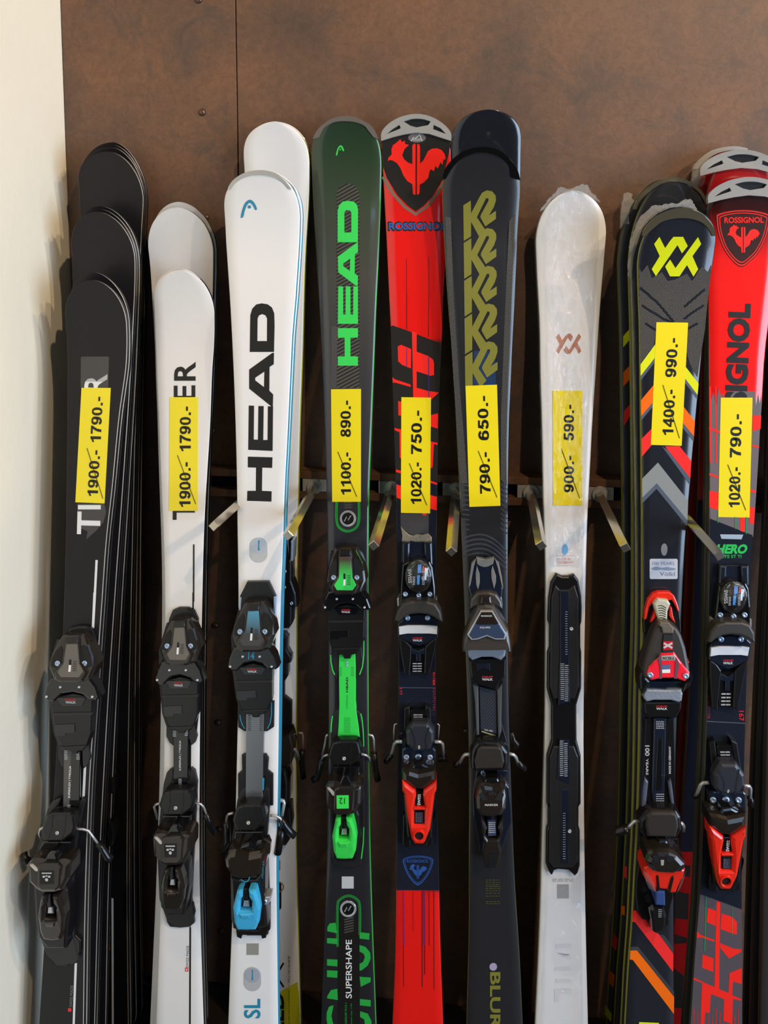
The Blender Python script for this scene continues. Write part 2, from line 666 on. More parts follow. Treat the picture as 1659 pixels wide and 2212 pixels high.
class Ski(Surface):
    def __init__(s, label, apex, L, R, t, b, topm, sidem, p=2.2, curl=0.045, group=None, edgem=None, twist=0.0,
                 thick=0.014, lc=0.17, rim=None):
        s.curl, s.lc, s.thick = curl, lc, thick
        s.pl = hermite(sorted((y, x) for x, y in L))
        s.pr = hermite(sorted((y, x) for x, y in R))
        bx = ((L[-1][0] + R[-1][0]) / 2, (L[-1][1] + R[-1][1]) / 2)
        O = at(bx[0], bx[1], b + thick)
        T = at(apex[0], apex[1], t + curl)
        for _ in range(3):
            V = (T - O).normalized()
            U = Vector((1, 0, 0)) - V * V.x
            U.normalize()
            N = U.cross(V)
            if N.y > 0:
                N = -N
            U = V.cross(N).normalized()
            if U.x < 0:
                U = -U
            T = at(apex[0], apex[1], t + curl) - N * (curl + 0.006)
        if twist:
            Rm = Matrix.Rotation(twist, 3, V)
            U, N = Rm @ U, Rm @ N
        # base plane: shift O to the base surface, then slide down to the floor
        O = O - N * thick
        k = (O.z - FLOOR_Z) / V.z
        O = O - V * k
        s.len = (T - O).length
        root = bpy.data.objects.new('ski', None)
        root.empty_display_size = 0.05
        COL.objects.link(root)
        M = Matrix((U, V, N)).transposed().to_4x4()
        M.translation = O
        s.setup(root, M)
        s.V, s.N, s.U, s.O = V, N, U, O
        cat = 'ski'
        tag(root, label, cat, group)
        # outline
        fl = sorted([(q.y, q.x) for q in (s.P(*a) for a in L)])
        fr = sorted([(q.y, q.x) for q in (s.P(*a) for a in R)])
        s.fl, s.fr = hermite(fl), hermite(fr)
        vw = max(fl[-1][0], fr[-1][0])
        vwl, vwr = fl[-1][0], fr[-1][0]
        ul, ur = fl[-1][1], fr[-1][1]
        A = s.P(*apex)
        s.len = A.y
        ua = A.x
        rows = []
        nt = 30
        v = 0.0
        vlow = min(vwl, vwr)
        nb = 46
        vv = [vlow * i / nb for i in range(nb + 1)]
        vv = [0.0, 0.004, 0.012, 0.024] + [x for x in vv if x > 0.03]
        vc = s.len - s.lc - 0.01
        if vc < vlow:
            vv = [x for x in vv if x < vc]
            nc = max(2, int((vlow - vc) / 0.006))
            vv += [vc + (vlow - vc) * i / nc for i in range(nc + 1)]
        vv += [vlow + (s.len - vlow) * math.sin(math.pi / 2 * i / nt) for i in range(1, nt + 1)]

        def half(v, f, u0, v0):
            if v <= v0:
                return f(v)
            q = min((v - v0) / (s.len - v0), 1.0)
            g = max(1 - q ** p, 0.0) ** (1 / 2.0)
            # keep the slope of the side at the widest point
            return ua + (u0 - ua) * g
        for v in vv:
            a, c = half(v, s.fl, ul, vwl), half(v, s.fr, ur, vwr)
            if v < 0.03:      # rounded tail
                mid = (a + c) / 2
                k = 0.80 + 0.20 * math.sqrt(max(1 - (1 - v / 0.03) ** 2, 0))
                a, c = mid + (a - mid) * k, mid + (c - mid) * k
            if c - a < 0.002:
                mid = (a + c) / 2
                a, c = mid - 0.001, mid + 0.001
            rows.append((v, a, c))
        s.rows = rows
        tops, sides, edges = [], [], []
        nx = 7
        for v, a, c in rows:
            z0, tk = s.w(v), s.tk(v)
            b1 = min(0.0016 if rim else 0.0026, 0.22 * (c - a))
            b0 = min(0.0006, 0.05 * (c - a))
            zt = z0 + tk
            ring = [(a + b0, v, zt - 0.0016)]
            for i in range(nx):
                ring.append((a + b1 + (c - a - 2 * b1) * i / (nx - 1), v, zt))
            ring.append((c - b0, v, zt - 0.0016))
            tops.append(ring)
            sides.append([(a + b0, v, zt - 0.0016), (a, v, z0 + 0.0022), (c, v, z0 + 0.0022), (c - b0, v, zt - 0.0016)])
            edges.append([(a, v, z0 + 0.0022), (a, v, z0), (c, v, z0), (c, v, z0 + 0.0022)])

        def strip(rings, segs, caps=False):
            n = len(rings[0])
            verts = [q for r in rings for q in r]
            fs = []
            for i in range(len(rings) - 1):
                for k in segs:
                    fs.append((i * n + k, i * n + k + 1, (i + 1) * n + k + 1, (i + 1) * n + k))
            if caps:
                fs.append(tuple(range(n)))
                fs.append(tuple((len(rings) - 1) * n + k for k in range(n)))
            return verts, fs
        vt, ft = strip(tops, range(1, nx) if rim else range(nx + 1))
        s.sheet = new_obj('topsheet', mesh('topsheet', vt, ft, False), root, (topm,))
        for pl in s.sheet.data.polygons:
            if pl.normal.z < 0:
                pl.flip()
            pl.use_smooth = abs(pl.normal.z) > 0.75
        if rim:
            vt, ft = strip(tops, (0, nx))
            s.rim = new_obj('rim', mesh('rim', vt, ft, False), root, (rim,))
        vt, ft = strip(sides, (0, 2), True)
        s.side = new_obj('sidewall', mesh('sidewall', vt, ft, False), root, (sidem,))
        vt, ft = strip(edges, (0, 1, 2), True)
        s.edge = new_obj('steel_edge', mesh('steel_edge', vt, ft, False), root, (edgem or EDGE,))

    def band(s, y0, y1, pad=1.0, n=14, tilt=0.0):
        """the strip of top sheet between two pixel rows"""
        ys = [y0 + (y1 - y0) * i / n for i in range(n + 1)]
        return [(s.pl(y) + pad, y) for y in ys] + [(s.pr(y) - pad, y + tilt) for y in reversed(ys)]

    def ramp(s, name, stops, rough=0.24, coat=0.45):
        """printed colour along the ski, stops = (pixel row, colour) from the tail up"""
        x = (s.pl(900) + s.pr(900)) / 2
        vs_ = [(s.P(x, y).y, c) for y, c in stops]
        v0, v1 = vs_[0][0], vs_[-1][0]
        s.sheet.data.materials[0] = ramp_mat(name, [((v - v0) / (v1 - v0), c) for v, c in vs_], v0, v1, rough, coat)

    def w(s, v):
        q = (v - (s.len - s.lc)) / s.lc
        return s.curl * min(q, 1.15) ** 2.1 if q > 0 else 0.0

    def tk(s, v):
        q = min(max(v / s.len, 0), 1)
        return 0.006 + (s.thick - 0.006) * max(0.0, math.sin(math.pi * q)) ** 0.8

    def top(s, v):
        return s.w(v) + s.tk(v)


EDGE = mat('ski_edge_steel', (170, 170, 172), 0.28, 0.9)


class Tag(Surface):
    pass


def price_tag(ski, corners, old, new, label, strike, z=0.0009):
    """yellow sticker lying on a ski: corners px TL, TR, BR, BL"""
    root = ski.block('price_label', corners, YELLOW, 0.0, z, bevel=0.0)
    # make it a thing of its own, in place
    root.parent = None
    root.matrix_world = ski.M
    root.data.transform(Matrix())
    tag(root, label, 'price label', 'yellow price labels')
    tl, tr, br, bl = corners

    def q(a, b):          # a across 0..1, b up from the bottom 0..1
        x0, y0 = bl[0] + (br[0] - bl[0]) * a, bl[1] + (br[1] - bl[1]) * a
        x1, y1 = tl[0] + (tr[0] - tl[0]) * a, tl[1] + (tr[1] - tl[1]) * a
        return (x0 + (x1 - x0) * b, y0 + (y1 - y0) * b)

    def line(txt, b0, b1, a0, a1):
        o = q(a1, b0)
        e = q(a1, b1)
        c = q(a0, b0)
        polys, x = [], 0.0
        for ch in txt:
            g, adv = bold_glyph(ch)
            polys += [tuple([(px + x, py) for px, py in lp] for lp in (p if isinstance(p, tuple) else (p,))) for p in g]
            x += adv
        f = lambda p: (o[0] + (e[0] - o[0]) * p[0] / x + (c[0] - o[0]) * p[1], o[1] + (e[1] - o[1]) * p[0] / x + (c[1] - o[1]) * p[1])
        return ski.decal('old_price', [tuple([f(p) for p in lp] for lp in pl) for pl in polys], BLKINK, z + 0.0003)
    for txt, (b0, b1), nm in ((old, strike[0], 'old_price'), (new, strike[1], 'new_price')):
        o = line(txt, b0, b1, strike[2], strike[3])
        o.name = nm
        o.parent = root
    (a0, b0), (a1, b1) = strike[4]
    o = ski.decal('strike_line', [stroke([q(a0, b0), q(a1, b1)], 1.3)], BLKINK, z + 0.0006)
    o.parent = root
    return root


# ------------------------------------------------------------------ room shell
def box_mesh(name, x0, x1, y0, y1, z0, z1, bevel=0.0):
    bm = bmesh.new()
    bmesh.ops.create_cube(bm, size=1)
    for v in bm.verts:
        v.co = Vector((x0 + (v.co.x + .5) * (x1 - x0), y0 + (v.co.y + .5) * (y1 - y0), z0 + (v.co.z + .5) * (z1 - z0)))
    if bevel:
        bmesh.ops.bevel(bm, geom=bm.edges[:], offset=bevel, segments=2, affect='EDGES', profile=0.6)
    me = bpy.data.meshes.new(name)
    bm.to_mesh(me)
    bm.free()
    return me


def rust_mat():
    m = bpy.data.materials.new('rusted_steel_panel')
    m.use_nodes = True
    nt = m.node_tree
    b = nt.nodes['Principled BSDF']
    b.inputs['Roughness'].default_value = 0.55
    tc = nt.nodes.new('ShaderNodeTexCoord')

    def noise(scale, detail, dist=0.0, rough=0.6):
        n = nt.nodes.new('ShaderNodeTexNoise')
        n.inputs['Scale'].default_value = scale
        n.inputs['Detail'].default_value = detail
        n.inputs['Distortion'].default_value = dist
        n.inputs['Roughness'].default_value = rough
        nt.links.new(tc.outputs['Object'], n.inputs['Vector'])
        return n

    def ramp(src, stops):
        r = nt.nodes.new('ShaderNodeValToRGB')
        el = r.color_ramp.elements
        while len(el) < len(stops):
            el.new(0.5)
        for e, (p, c) in zip(el, stops):
            e.position = p
            e.color = c
        nt.links.new(src.outputs['Fac'], r.inputs[0])
        return r

    def mix(f, a, c, bt='MIX'):
        x = nt.nodes.new('ShaderNodeMix')
        x.data_type = 'RGBA'
        x.blend_type = bt
        if isinstance(f, float):
            x.inputs[0].default_value = f
        else:
            nt.links.new(f, x.inputs[0])
        nt.links.new(a, x.inputs[6])
        nt.links.new(c, x.inputs[7])
        return x.outputs[2]
    base = ramp(noise(3.2, 5, 0.4), [(0.3, lin((84, 66, 54))), (0.5, lin((108, 79, 59))), (0.7, lin((126, 88, 60)))])
    fine = ramp(noise(70, 6, 0.8, 0.7), [(0.3, (0.72, 0.72, 0.74, 1)), (0.62, (1.05, 1.02, 1.0, 1))])
    c = mix(1.0, base.outputs[0], fine.outputs[0], 'MULTIPLY')
    patch = ramp(noise(9, 8, 0.9, 0.72), [(0.53, (0, 0, 0, 1)), (0.68, (1, 1, 1, 1))])
    grey = nt.nodes.new('ShaderNodeRGB')
    grey.outputs[0].default_value = lin((70, 62, 55))
    half = nt.nodes.new('ShaderNodeMath')
    half.operation = 'MULTIPLY'
    half.inputs[1].default_value = 0.75
    nt.links.new(patch.outputs[0], half.inputs[0])
    c = mix(half.outputs[0], c, grey.outputs[0])
    nt.links.new(c, b.inputs['Base Color'])
    bp = nt.nodes.new('ShaderNodeBump')
    bp.inputs['Strength'].default_value = 0.25
    bp.inputs['Distance'].default_value = 0.001
    nb = noise(140, 4)
    nt.links.new(nb.outputs['Fac'], bp.inputs['Height'])
    nt.links.new(bp.outputs[0], b.inputs['Normal'])
    return m


RUST = rust_mat()
RUST2 = mat('rust_brown_rail', (112, 78, 54), 0.5, 0.2, noise=0.25, nscale=40)
PLASTER = mat('cream_plaster', (236, 229, 209), 0.85, noise=0.05, nscale=7, bump=0.5, bscale=45)
FLOORM = mat('dark_stone_floor', (52, 46, 42), 0.5, noise=0.2, nscale=12)
PLINTHM = mat('dark_brown_plinth', (48, 36, 28), 0.55, noise=0.2, nscale=20)

XL = at(139, 250, 0.0).x
XS = at(511, 150, 0.0).x
XR = 1.9
o = new_obj('wall_back', box_mesh('wall_back', XL - 0.05, XR, 0.004, 0.08, 0, 3.2), None, (DEEP,))
structure(o)
WB = o
for x0, x1, y in ((XL + 0.002, XS - 0.0008, -0.0015), (XS + 0.0012, XS + 1.25, 0.0), (XS + 1.253, XR, 0.0)):
    new_obj('panel', box_mesh('panel', x0, x1, y, 0.005, 0.0, 3.2, 0.001), WB, (RUST,))
rb = bmesh.new()
bmesh.ops.create_uvsphere(rb, u_segments=16, v_segments=8, radius=0.0072)
for v in rb.verts:
    v.co = Vector((v.co.x, v.co.z * 0.75 if v.co.z > 0 else v.co.z * 0.1, v.co.y))
    v.co.y *= -1
rme = bpy.data.meshes.new('rivet')
rb.to_mesh(rme)
rb.free()
for p in rme.polygons:
    p.use_smooth = True
rme.materials.append(mat('rivet_head', (104, 78, 66), 0.3, 0.6))
for px, py in ((430, 0), (437.5, 243), (445, 470), (451, 700), (459, 930), (466, 1350), (471, 1560), (474, 1790), (478, 2010)):
    r = new_obj('rivet', rme, WB)
    r.location = at(px, py, 0.0)
    r.location.y = -0.0015
o = new_obj('wall_left', box_mesh('wall_left', XL - 0.2, XL, -2.6, 0.004, 0, 3.2), None, (PLASTER,))
structure(o)
o = new_obj('floor', box_mesh('floor', XL - 0.2, 3.6, -6.0, 0.08, -0.05, 0.0), None, (FLOORM,))
structure(o)
o = new_obj('trim_1', box_mesh('trim_1', XL + 0.001, XR, -0.42, -0.002, 0.0, FLOOR_Z - 0.0005, 0.004), None, (PLINTHM,))
structure(o)

# ------------------------------------------------------------------ rail and pegs
RY = -0.036
zr = at(985, 1057, 0.034).z
rail = bpy.data.objects.new('ski_rail', None)
COL.objects.link(rail)
rail.location = (0.35, 0, zr)
tag(rail, 'brown horizontal metal channel rail on the back wall behind the skis', 'rail')


def rail_part(name, y0, y1, z0, z1, m, x0=XL + 0.22, x1=XR):
    return new_obj(name, box_mesh(name, x0 - 0.35, x1 - 0.35, y0, y1, z0, z1, 0.001), rail, (m,))


rail_part('upper_lip', RY, -0.002, 0.0135, 0.028, RUST2)
rail_part('lower_lip', RY, -0.002, -0.028, -0.0135, RUST2)
rail_part('channel_back', -0.008, -0.002, -0.0135, 0.0135, DEEP)

PEGM = mat('polished_nickel', (200, 192, 176), 0.18, 0.92)
pegs = [((563, 1044), (461, 1137), 45, 'square metal peg poking out between the white pair and the white ski with black lettering'),
        ((681, 1056), (622, 1157), 42, 'square metal peg left of the green ski, over the yellow edged white ski'),
        ((846, 1056), (807, 1179), 40, 'square metal peg between the green ski and the red ski with white binding plate'),
        ((985, 1058), (975, 1192), 45, 'square metal peg between the red ski and the black ski with olive letters'),
        ((1147, 1064), (1169, 1179), 38, 'square metal peg just left of the wrapped white ski'),
        ((1296, 1066), (1351, 1184), 30, 'square metal peg just right of the wrapped white ski'),
        ((1440, 1076), (1555, 1201), 35, 'square metal peg crossing the rightmost red ski beside its green lettering')]
for (bx, by), (ex, ey), rot, lab in pegs:
    B = at(bx, by, 0.037)
    B.z = zr
    E = at(ex, ey, 0.265)
    root = bpy.data.objects.new('ski_peg', None)
    COL.objects.link(root)
    root.location = B
    tag(root, lab, 'peg', 'metal pegs on the rail')
    d = (E - B)
    n = d.length
    d.normalize()
    a = d.cross(Vector((0, 0, 1))).normalized()
    c = d.cross(a)
    hs = 0.0073
    cosr, sinr = math.cos(math.radians(rot)), math.sin(math.radians(rot))
    vs_ = []
    prof = [(0.002, 1.0), (n - 0.0012, 1.0), (n, 0.86)]
    for l, k in prof:
        for sx, sy in ((1, 1), (-1, 1), (-1, -1), (1, -1)):
            x, y = sx * hs * k * 0.92, sy * hs * k * 0.92
            vs_.append(d * l + a * (x * cosr - y * sinr) + c * (x * sinr + y * cosr))
    fs = [(0, 1, 2, 3), (8, 9, 10, 11)]
    for i in range(2):
        for k in range(4):
            fs.append((i * 4 + k, i * 4 + (k + 1) % 4, i * 4 + 4 + (k + 1) % 4, i * 4 + 4 + k))
    rod = mesh('rod', vs_, fs)
    new_obj('rod', rod, root, (PEGM,))
    # round foot and the sliding block in the channel
    bm = bmesh.new()
    bmesh.ops.create_cone(bm, cap_ends=True, segments=28, radius1=0.0155, radius2=0.0148, depth=0.006,
                          matrix=Matrix.Translation((0, -0.003, 0)) @ Matrix.Rotation(math.pi / 2, 4, 'X'))
    me = bpy.data.meshes.new('foot_disc')
    bm.to_mesh(me)
    bm.free()
    new_obj('foot_disc', me, root, (SILVER,))
    new_obj('slide_block', box_mesh('slide_block', -0.026, 0.026, 0.001, 0.026, -0.0125, 0.0125, 0.001), root, (SILVER,))


# ------------------------------------------------------------------ the skis: bodies
BLACKTOP = mat('black_topsheet', (26, 24, 26), 0.4, coat=0.03, noise=0.08, nscale=120, spec=0.3)
WHITETOP = mat('white_topsheet', (232, 228, 224), 0.28, coat=0.3)
WHITETOP2 = mat('bright_white_topsheet', (236, 234, 232), 0.25, coat=0.3)
SIDE_RIM = mat('pale_silver_rim', (196, 188, 176), 0.28, 0.4)
SIDE_BLK = mat('black_sidewall', (16, 16, 18), 0.22)
SIDE_WHT = mat('white_sidewall', (214, 212, 206), 0.4)
SIDE_TEAL = mat('teal_sidewall', (60, 160, 196), 0.35)
SIDE_YEL = mat('lime_yellow_sidewall', (214, 216, 40), 0.35)
SIDE_GRN = mat('neon_green_sidewall', (66, 214, 78), 0.3)
SIDE_OLV = mat('olive_sidewall', (148, 146, 66), 0.4)
SIDE_LIME = mat('olive_lime_sidewall', (156, 154, 44), 0.4)
SIDE_SMK = mat('smoky_sidewall', (92, 88, 78), 0.3)
GREENTOP = ramp_mat('green_to_charcoal_topsheet', [(0.0, (38, 38, 42)), (0.60, (58, 57, 58)), (0.78, (78, 77, 68)), (0.87, (66, 84, 58)), (1.0, (36, 66, 34))], 0.0, 1.72)
REDTOP = mat('signal_red_topsheet', (236, 26, 20), 0.24, coat=0.5)
NAVYTOP = mat('blue_black_topsheet', (34, 36, 44), 0.26, coat=0.35)
CHARTOP = mat('charcoal_topsheet', (38, 38, 41), 0.3, coat=0.35, noise=0.05, nscale=90)
WRAPBLK = mat('wrapped_black_topsheet', (30, 32, 38), 0.14, coat=0.6, bump=0.12, bscale=30)
DARKRED = mat('dark_red_topsheet', (168, 24, 26), 0.25, coat=0.4)
GREYTOP = mat('grey_black_topsheet', (58, 55, 54), 0.35, coat=0.2)

G1 = 'black skis stacked beside the white wall'
SK = {}
# black stack, rearmost first
A_L = [(168, 395), (172, 470), (186, 700), (196, 1000), (200, 1300), (192, 1600), (180, 1900), (165, 2212)]
A_R = [(310, 428), (306, 507), (300, 700), (291, 1000), (284, 1300), (278, 1600), (275, 1900), (278, 2212)]


def sh(pts, dx_top, dx_bot):
    return [(x + dx_top + (dx_bot - dx_top) * (y - 400) / 1812, y) for x, y in pts]


SK['A4'] = Ski('rearmost black ski of the wall-side stack, only its silver rim showing', (244, 307), sh(A_L, 8, 31), sh(A_R, 8, 31), .016, .085, BLACKTOP, SIDE_BLK, group=G1, p=2.05, rim=SIDE_RIM, thick=.0115)
SK['A3'] = Ski('third of the four tallest black skis, a silver rim line in the wall-side stack', (241, 312), sh(A_L, 5, 18), sh(A_R, 5, 18), .028, .10, BLACKTOP, SIDE_BLK, group=G1, p=2.05, rim=SIDE_RIM, thick=.0115)
SK['A2'] = Ski('second of the four tallest black skis, a silver rim right behind the front one', (238, 317), sh(A_L, 3, 6), sh(A_R, 3, 6), .040, .115, BLACKTOP, SIDE_BLK, group=G1, p=2.05, rim=SIDE_RIM, thick=.0115)
SK['A1'] = Ski('tallest black ski with a full blank black tip in the wall-side stack', (233, 327), A_L, A_R, .054, .13, BLACKTOP, SIDE_BLK, group=G1, p=2.05, rim=SIDE_RIM, thick=.0115)
B_L = [(153, 540), (156, 620), (164, 800), (168, 1050), (164, 1300), (150, 1600), (134, 1900), (112, 2212)]
B_R = [(292, 560), (291, 640), (283, 800), (266, 1050), (248, 1300), (229, 1600), (214, 1900), (205, 2212)]
SK['B3'] = Ski('rearmost of the three middle-height black skis, rim showing in the wall-side stack', (216, 445), sh(B_L, 8, 24), sh(B_R, 8, 24), .070, .165, BLACKTOP, SIDE_BLK, group=G1, p=2.05, rim=SIDE_RIM, thick=.0115)
SK['B2'] = Ski('middle one of the three middle-height black skis in the wall-side stack', (213, 451), sh(B_L, 4, 5), sh(B_R, 4, 5), .083, .18, BLACKTOP, SIDE_BLK, group=G1, p=2.05, rim=SIDE_RIM, thick=.0115)
SK['B1'] = Ski('middle-height black ski with a blank tip showing between the taller and the shorter ones', (209, 457), B_L, B_R, .096, .195, BLACKTOP, SIDE_BLK, group=G1, p=2.05, rim=SIDE_RIM, thick=.0115)
C_L = [(140, 689), (143, 740), (145, 800), (143.5, 986), (141, 1155), (137.5, 1290), (128, 1500), (117, 1685), (103, 1900), (83, 2212)]
C_R = [(274, 700), (275, 740), (272, 800), (258, 900), (243, 1054), (230, 1172), (221, 1300), (208, 1480), (194, 1690), (185, 1934), (181, 2212)]
SK['C2'] = Ski('shortest-standing black ski hidden behind the one with the label, only tip rim and side showing', (202, 588), sh(C_L, 6, 6), sh(C_R, 6, 7), .122, .255, BLACKTOP, SIDE_BLK, group=G1, p=2.05, rim=SIDE_RIM, thick=.0115)
SK['C1'] = Ski('front black ski by the white wall with white lettering and black binding', (201, 605), C_L, C_R, .150, .285, BLACKTOP, SIDE_BLK, group=G1, p=2.05, rim=SIDE_RIM, thick=.0115)

G2 = 'white skis with a black pinstripe, second from the wall'
E_L = [(319, 540), (326, 620), (336, 800), (346, 1050), (352, 1300), (350, 1600), (344, 1900), (334, 2212)]
E_R = [(461, 540), (460, 630), (457, 800), (446, 1050), (440, 1300), (437, 1600), (438, 1900), (446, 2212)]
SK['E2'] = Ski('rearmost white ski of the pinstriped stack, only a rim line around the tall tip', (386, 436), sh(E_L, 6, 4), sh(E_R, 7, 4), .040, .09, WHITETOP, SIDE_BLK, group=G2, p=2.05, rim=SIDE_RIM, thick=.012)
SK['E1'] = Ski('taller white ski with a blank warm-lit tip behind the pinstriped white ski', (383, 448), E_L, E_R, .060, .11, WHITETOP, SIDE_BLK, group=G2, p=2.05, rim=SIDE_RIM, thick=.012)
D_L = [(331, 650), (334, 720), (337, 800), (341, 885), (346, 1020), (353, 1189), (355, 1300), (354, 1500), (352, 1700), (347, 1905), (344, 1992), (336, 2212)]
D_R = [(463, 675), (462.5, 740), (458.5, 800), (454, 919), (445.6, 1054), (440.6, 1155), (437, 1300), (433, 1500), (431, 1700), (431, 1880), (434, 2021), (440, 2212)]
SK['D2'] = Ski('white ski pressed flat behind the pinstriped one, its grey side showing on the left', (390, 580), sh(D_L, 1, -13), sh(D_R, 1, -6), .085, .215, WHITETOP, SIDE_SMK, group=G2, p=2.05)
SK['D1'] = Ski('front white ski with black pinstripe, black lettering and all-black binding', (390, 583), D_L, D_R, .105, .24, WHITETOP, SIDE_BLK, group=G2, p=2.05)

# white with black block letters
I_L = [(525.6, 348), (528.6, 400), (536, 560), (546, 760), (553, 1000), (556, 1300), (556, 1600), (552, 1900), (545, 2212)]
I_R = [(668, 352), (667, 430), (659, 559), (653, 766), (647.6, 918), (644, 1060), (641, 1242), (639.5, 1460), (639, 1720), (640, 1880), (646, 2096), (650, 2212)]
SK['I2'] = Ski('thin-edged white ski hidden behind the tall yellow-edged white ski', (593, 262), sh(I_L, 2, 2), sh(I_R, 2, 2), .018, .085, WHITETOP2, SIDE_SMK, p=2.6, curl=0.03)
SK['I1'] = Ski('tall white ski with lime yellow edge, half hidden behind the block-lettered white ski', (590, 264), I_L, I_R, .036, .11, WHITETOP2, SIDE_YEL, p=2.6)
H_L = [(483.5, 458), (488, 534), (496, 650), (502, 766), (507, 893), (510.5, 1030), (512, 1141), (514, 1280), (513.5, 1516), (511.6, 1592), (508, 1750), (502, 1956), (498, 2045), (492, 2212)]
H_R = [(648, 470), (642.5, 584), (638, 650), (632, 716), (627, 817), (621, 944), (615, 1060), (612, 1166), (607, 1293), (604, 1420), (602, 1600), (599.5, 1750), (597, 1868), (598, 1969), (601, 2212)]
SK['H2'] = Ski('white ski strapped behind the block-lettered one, rim and tip guard showing', (571, 369), sh(H_L, 6, 2), sh(H_R, 6, 2), .090, .215, WHITETOP2, SIDE_TEAL, p=2.6, curl=0.03)
SK['H1'] = Ski('white ski with large black block letters, teal edge and blue heel lever', (565, 369), H_L, H_R, .115, .25, WHITETOP2, SIDE_TEAL, p=2.6)

J_L = [(671.7, 350), (675.5, 432), (683, 559), (688, 650), (694.5, 766), (699.5, 893), (704.6, 1060), (707, 1192), (708.5, 1420), (708.5, 1565), (706, 1820), (701, 1994), (693, 2212)]
J_R = [(823.6, 356), (821, 458), (816, 584), (812.5, 650), (807, 792), (802, 918), (796.5, 1060), (795, 1180), (794.5, 1293), (794.5, 1460), (795, 1566), (797, 1693), (799, 1840), (804.6, 2020), (812, 2212)]
SK['J'] = Ski('green and charcoal ski with neon green lettering and green heel lever', (747, 250), J_L, J_R, .035, .20, GREENTOP, SIDE_GRN, p=2.7)

R_L = [(824.5, 345), (830, 437), (833.6, 502), (840, 640), (844.7, 734), (848, 826), (851.5, 940), (854.5, 1043), (856.5, 1180), (860, 1306), (860.5, 1470), (858.4, 1649), (856, 1840), (853, 2074), (847, 2212)]
R_R = [(974, 345), (970, 437), (966, 502), (958, 640), (955.7, 711), (951, 826), (947.7, 940), (945, 1043), (943.5, 1180), (942, 1306), (942, 1470), (943.5, 1649), (947.7, 1840), (952, 2042), (958, 2212)]
SK['R'] = Ski('red ski with big rooster crest on its tip and red heel binding', (899, 246), R_L, R_R, .03, .20, REDTOP, SIDE_BLK, p=2.7)

LL = [(974.5, 318), (978, 400), (988, 640), (1000, 1000), (1008, 1400), (1012, 1800), (1010, 2212)]
LR = [(1126, 310), (1124, 400), (1113, 640), (1098, 1000), (1094, 1400), (1098, 1800), (1112, 2212)]
SK['L'] = Ski('tall plain black ski in film behind the ski with olive letters', (1054, 236), LL, LR, .03, .10, WRAPBLK, SIDE_BLK, p=2.8)
K_L = [(955, 425), (957, 480), (960.6, 545), (966, 635), (974, 734), (983, 872), (990, 1009), (997, 1157), (1002.7, 1295), (1006.5, 1425), (1012, 1580), (1014, 1718), (1013, 1840), (1013, 2011), (1008, 2212)]
K_R = [(1124, 415), (1119, 491), (1114.6, 567), (1111, 640), (1108, 734), (1102, 849), (1099, 963), (1097.7, 1060), (1097.5, 1249), (1098, 1443), (1100, 1557), (1104.6, 1695), (1109, 1820), (1113, 1917), (1123, 2074), (1129, 2212)]
SK['K'] = Ski('charcoal ski with stacked olive letters down its front', (1041, 318), K_L, K_R, .07, .215, CHARTOP, SIDE_OLV, p=2.6)

W_L = [(1157, 521), (1160, 597), (1165.6, 705), (1167, 800), (1171, 932), (1174, 1084), (1178, 1214), (1178.5, 1350), (1177, 1557), (1174, 1677), (1171, 1798), (1168, 1918), (1165, 2011), (1156, 2212)]
W_R = [(1310, 510), (1304.5, 575), (1297, 662), (1288, 800), (1280.6, 910), (1275, 1019), (1270, 1115), (1266.5, 1236), (1264, 1372), (1261.5, 1560), (1262, 1677), (1263.5, 1840), (1267, 2043), (1271, 2212)]
SK['W'] = Ski('white ski in clear film with bronze logo and bare black mounting plate', (1238, 411), W_L, W_R, .035, .20, WHITETOP2, SIDE_WHT, p=2.1)

# black, yellow and orange group
G8 = 'black skis with yellow, orange and red chevrons'
V_L = [(1378, 570), (1379, 620), (1382, 700), (1383.5, 791), (1385, 900), (1386.5, 1002), (1387.6, 1131), (1387.5, 1340), (1383, 1508), (1381, 1630), (1377, 1780), (1371, 1896), (1365, 2004), (1358, 2091), (1351, 2212)]
V_R = [(1546.5, 530), (1542, 562), (1528, 660), (1519, 740), (1512, 815), (1505, 890), (1496, 991), (1488, 1088), (1483, 1142), (1476, 1261), (1471, 1370), (1464, 1530), (1461, 1620), (1458, 1750), (1456.5, 1880), (1456, 2069), (1457, 2212)]
SK['X2'] = Ski('rear black ski in film, leftmost lime side line of the chevron stack', (1438, 386), sh(V_L, -44, -40), sh(V_R, -52, -42), .022, .085, CHARTOP, SIDE_LIME, group=G8, p=2.3, curl=0.03)
SK['X1'] = Ski('taller black ski with blank rounded tip behind the chevron ski', (1456, 384), sh(V_L, -20, -24), sh(V_R, -16, -24), .048, .12, CHARTOP, SIDE_LIME, group=G8, p=2.3)
SK['V2'] = Ski('film-wrapped ski directly behind the front chevron ski, its crumpled film showing left', (1455, 447), sh(V_L, -16, -9), sh(V_R, -20, -8), .088, .20, CHARTOP, SIDE_LIME, group=G8, p=2.3, curl=0.03)
SK['V'] = Ski('front black ski with lime logo, yellow, orange and red chevrons and red toe binding', (1474, 448), V_L, V_R, .118, .235, NAVYTOP, SIDE_LIME, group=G8, p=2.4)

